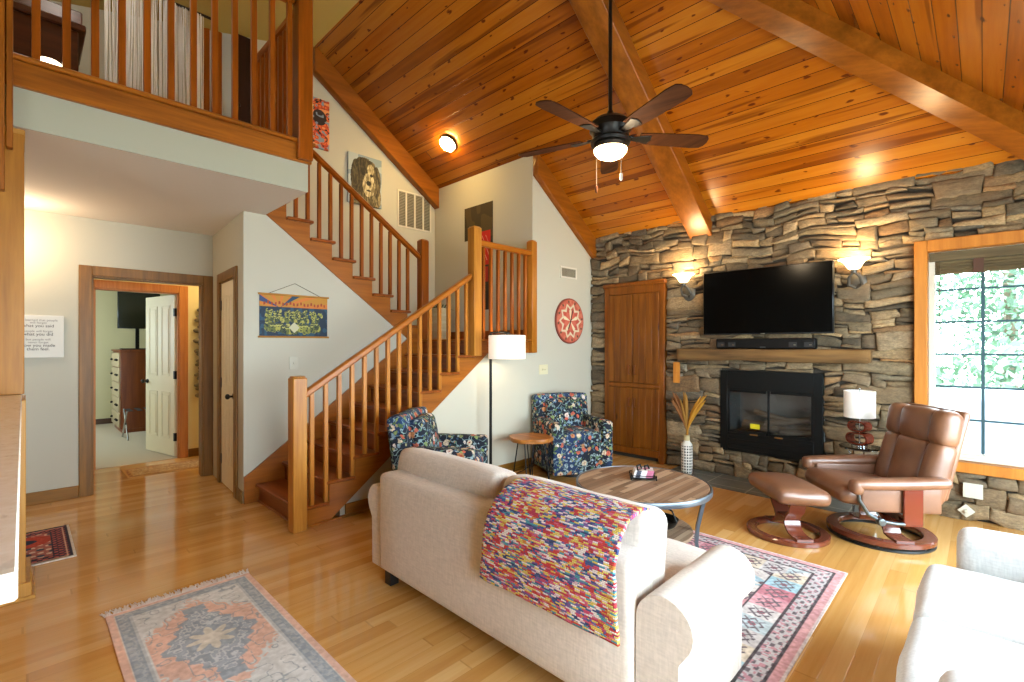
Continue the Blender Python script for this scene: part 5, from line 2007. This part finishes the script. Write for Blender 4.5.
# ---------------------------------------------------------------- outside the window
struct('ground', MB().bx(-14, 14, 5.6, 30, -.5, -.35), simple('pale_gravel', '#5a5b5a', .9, bump=(20, .3, .02)))
struct('ground_east', MB().bx(1.5, 16, -8, 5.6, -.5, -.35), simple('pale_patio', '#cdc9bf', .9))
leafm = [simple('leaf_a', '#527056', .7), simple('leaf_b', '#6c8a6c', .7), simple('leaf_c', '#425a46', .7)]
trunk = simple('bark', '#6a5c4a', .9)


def tree(label, loc, h, w, k, seed, n=4500):
    t = thing('tree', label, 'tree', loc, 0, 'trees beyond the window')
    MB().tube([(0, 0, 0), (.05, 0, h * .4), (-.05, .05, h * .8)], [.16, .12, .05], 8).obj('trunk', trunk, t)
    r = np.random.default_rng(seed)
    P, F = [], []
    # leaf clumps around several boughs
    cen = [(r.normal() * w * .45, r.normal() * w * .35, h * r.uniform(.12, .95)) for _ in range(16)]
    for i in range(n):
        c = cen[i % 16]
        p = np.array(c) + r.normal(size=3) * (w * .22, w * .22, h * .10)
        if p[2] < .05:
            p[2] = .05 + r.random() * .4
        a = r.normal(size=3)
        a /= np.linalg.norm(a)
        b = np.cross(a, r.normal(size=3))
        b /= np.linalg.norm(b)
        s = r.uniform(.05, .11)
        i0 = len(P)
        P += [p - a * s, p + b * s * .5, p + a * s, p - b * s * .5]
        F.append((i0, i0 + 1, i0 + 2, i0 + 3))
    me = bpy.data.meshes.new('crown')
    me.from_pydata([tuple(v) for v in P], [], F)
    me.materials.append(leafm[k])
    o = bpy.data.objects.new('crown', me)
    COL.objects.link(o)
    o.parent = t


tree('bushy green tree beyond the window, left of the covered grill', (-1.6, 13.5, -.35), 5.2, 1.7, 0, 1)
tree('pale green tree straight behind the covered grill', (.4, 15.5, -.35), 6.0, 2.0, 1, 2)
tree('darker green tree beyond the right side of the window', (2.6, 13.0, -.35), 5.4, 1.8, 2, 3)
tree('tall green tree farthest behind the window', (-3.6, 17.5, -.35), 7.0, 2.4, 2, 4)
tree('broad green tree at the far right behind the window', (5.0, 16.5, -.35), 6.5, 2.4, 0, 5)
hd = thing('hedge', 'low pale hedge running behind the covered grill', 'hedge', (.5, 11.2, -.35))
r = np.random.default_rng(9)
P, F = [], []
for i in range(4200):
    p = np.array((r.uniform(-4, 5), r.normal() * .35, abs(r.normal()) * .1 + r.random() ** .7 * 1.7))
    a = r.normal(size=3); a /= np.linalg.norm(a)
    b = np.cross(a, r.normal(size=3)); b /= np.linalg.norm(b)
    s = r.uniform(.06, .12)
    i0 = len(P)
    P += [p - a * s, p + b * s * .55, p + a * s, p - b * s * .55]
    F.append((i0, i0 + 1, i0 + 2, i0 + 3))
me = bpy.data.meshes.new('foliage')
me.from_pydata([tuple(v) for v in P], [], F)
me.materials.append(leafm[1])
o = bpy.data.objects.new('foliage', me)
COL.objects.link(o)
o.parent = hd
cv = simple('white_cover', '#8f959e', .8)
gc = thing('covered_grill', 'grill under a white cover standing outside the window', 'grill', (.12, 7.6, -.35))
m = MB().rbox((0, 0, .62), (1.25, .62, 1.2), .12, (.0, .02, .03), mid=8, wr=.03)
for v in m.bm.verts:
    f = 1 + .10 * (1 - min(1, max(0, v.co.z / 1.2)))
    v.co.x *= f
    v.co.y *= f
m.obj('cover', cv, gc)
for x in (-.55, .55):
    MB().cyl((x, -.2, .06), (x, -.16, .06), .06).obj('wheel', black_iron, gc)
gt2 = thing('patio_table', 'outdoor table under a white cover right of the grill outside the window', 'table', (1.9, 7.9, -.35))
MB().rbox((0, 0, .42), (1.3, .9, .82), .10, (.02, .02, .02), mid=8, wr=.025).obj('cover', cv, gt2)
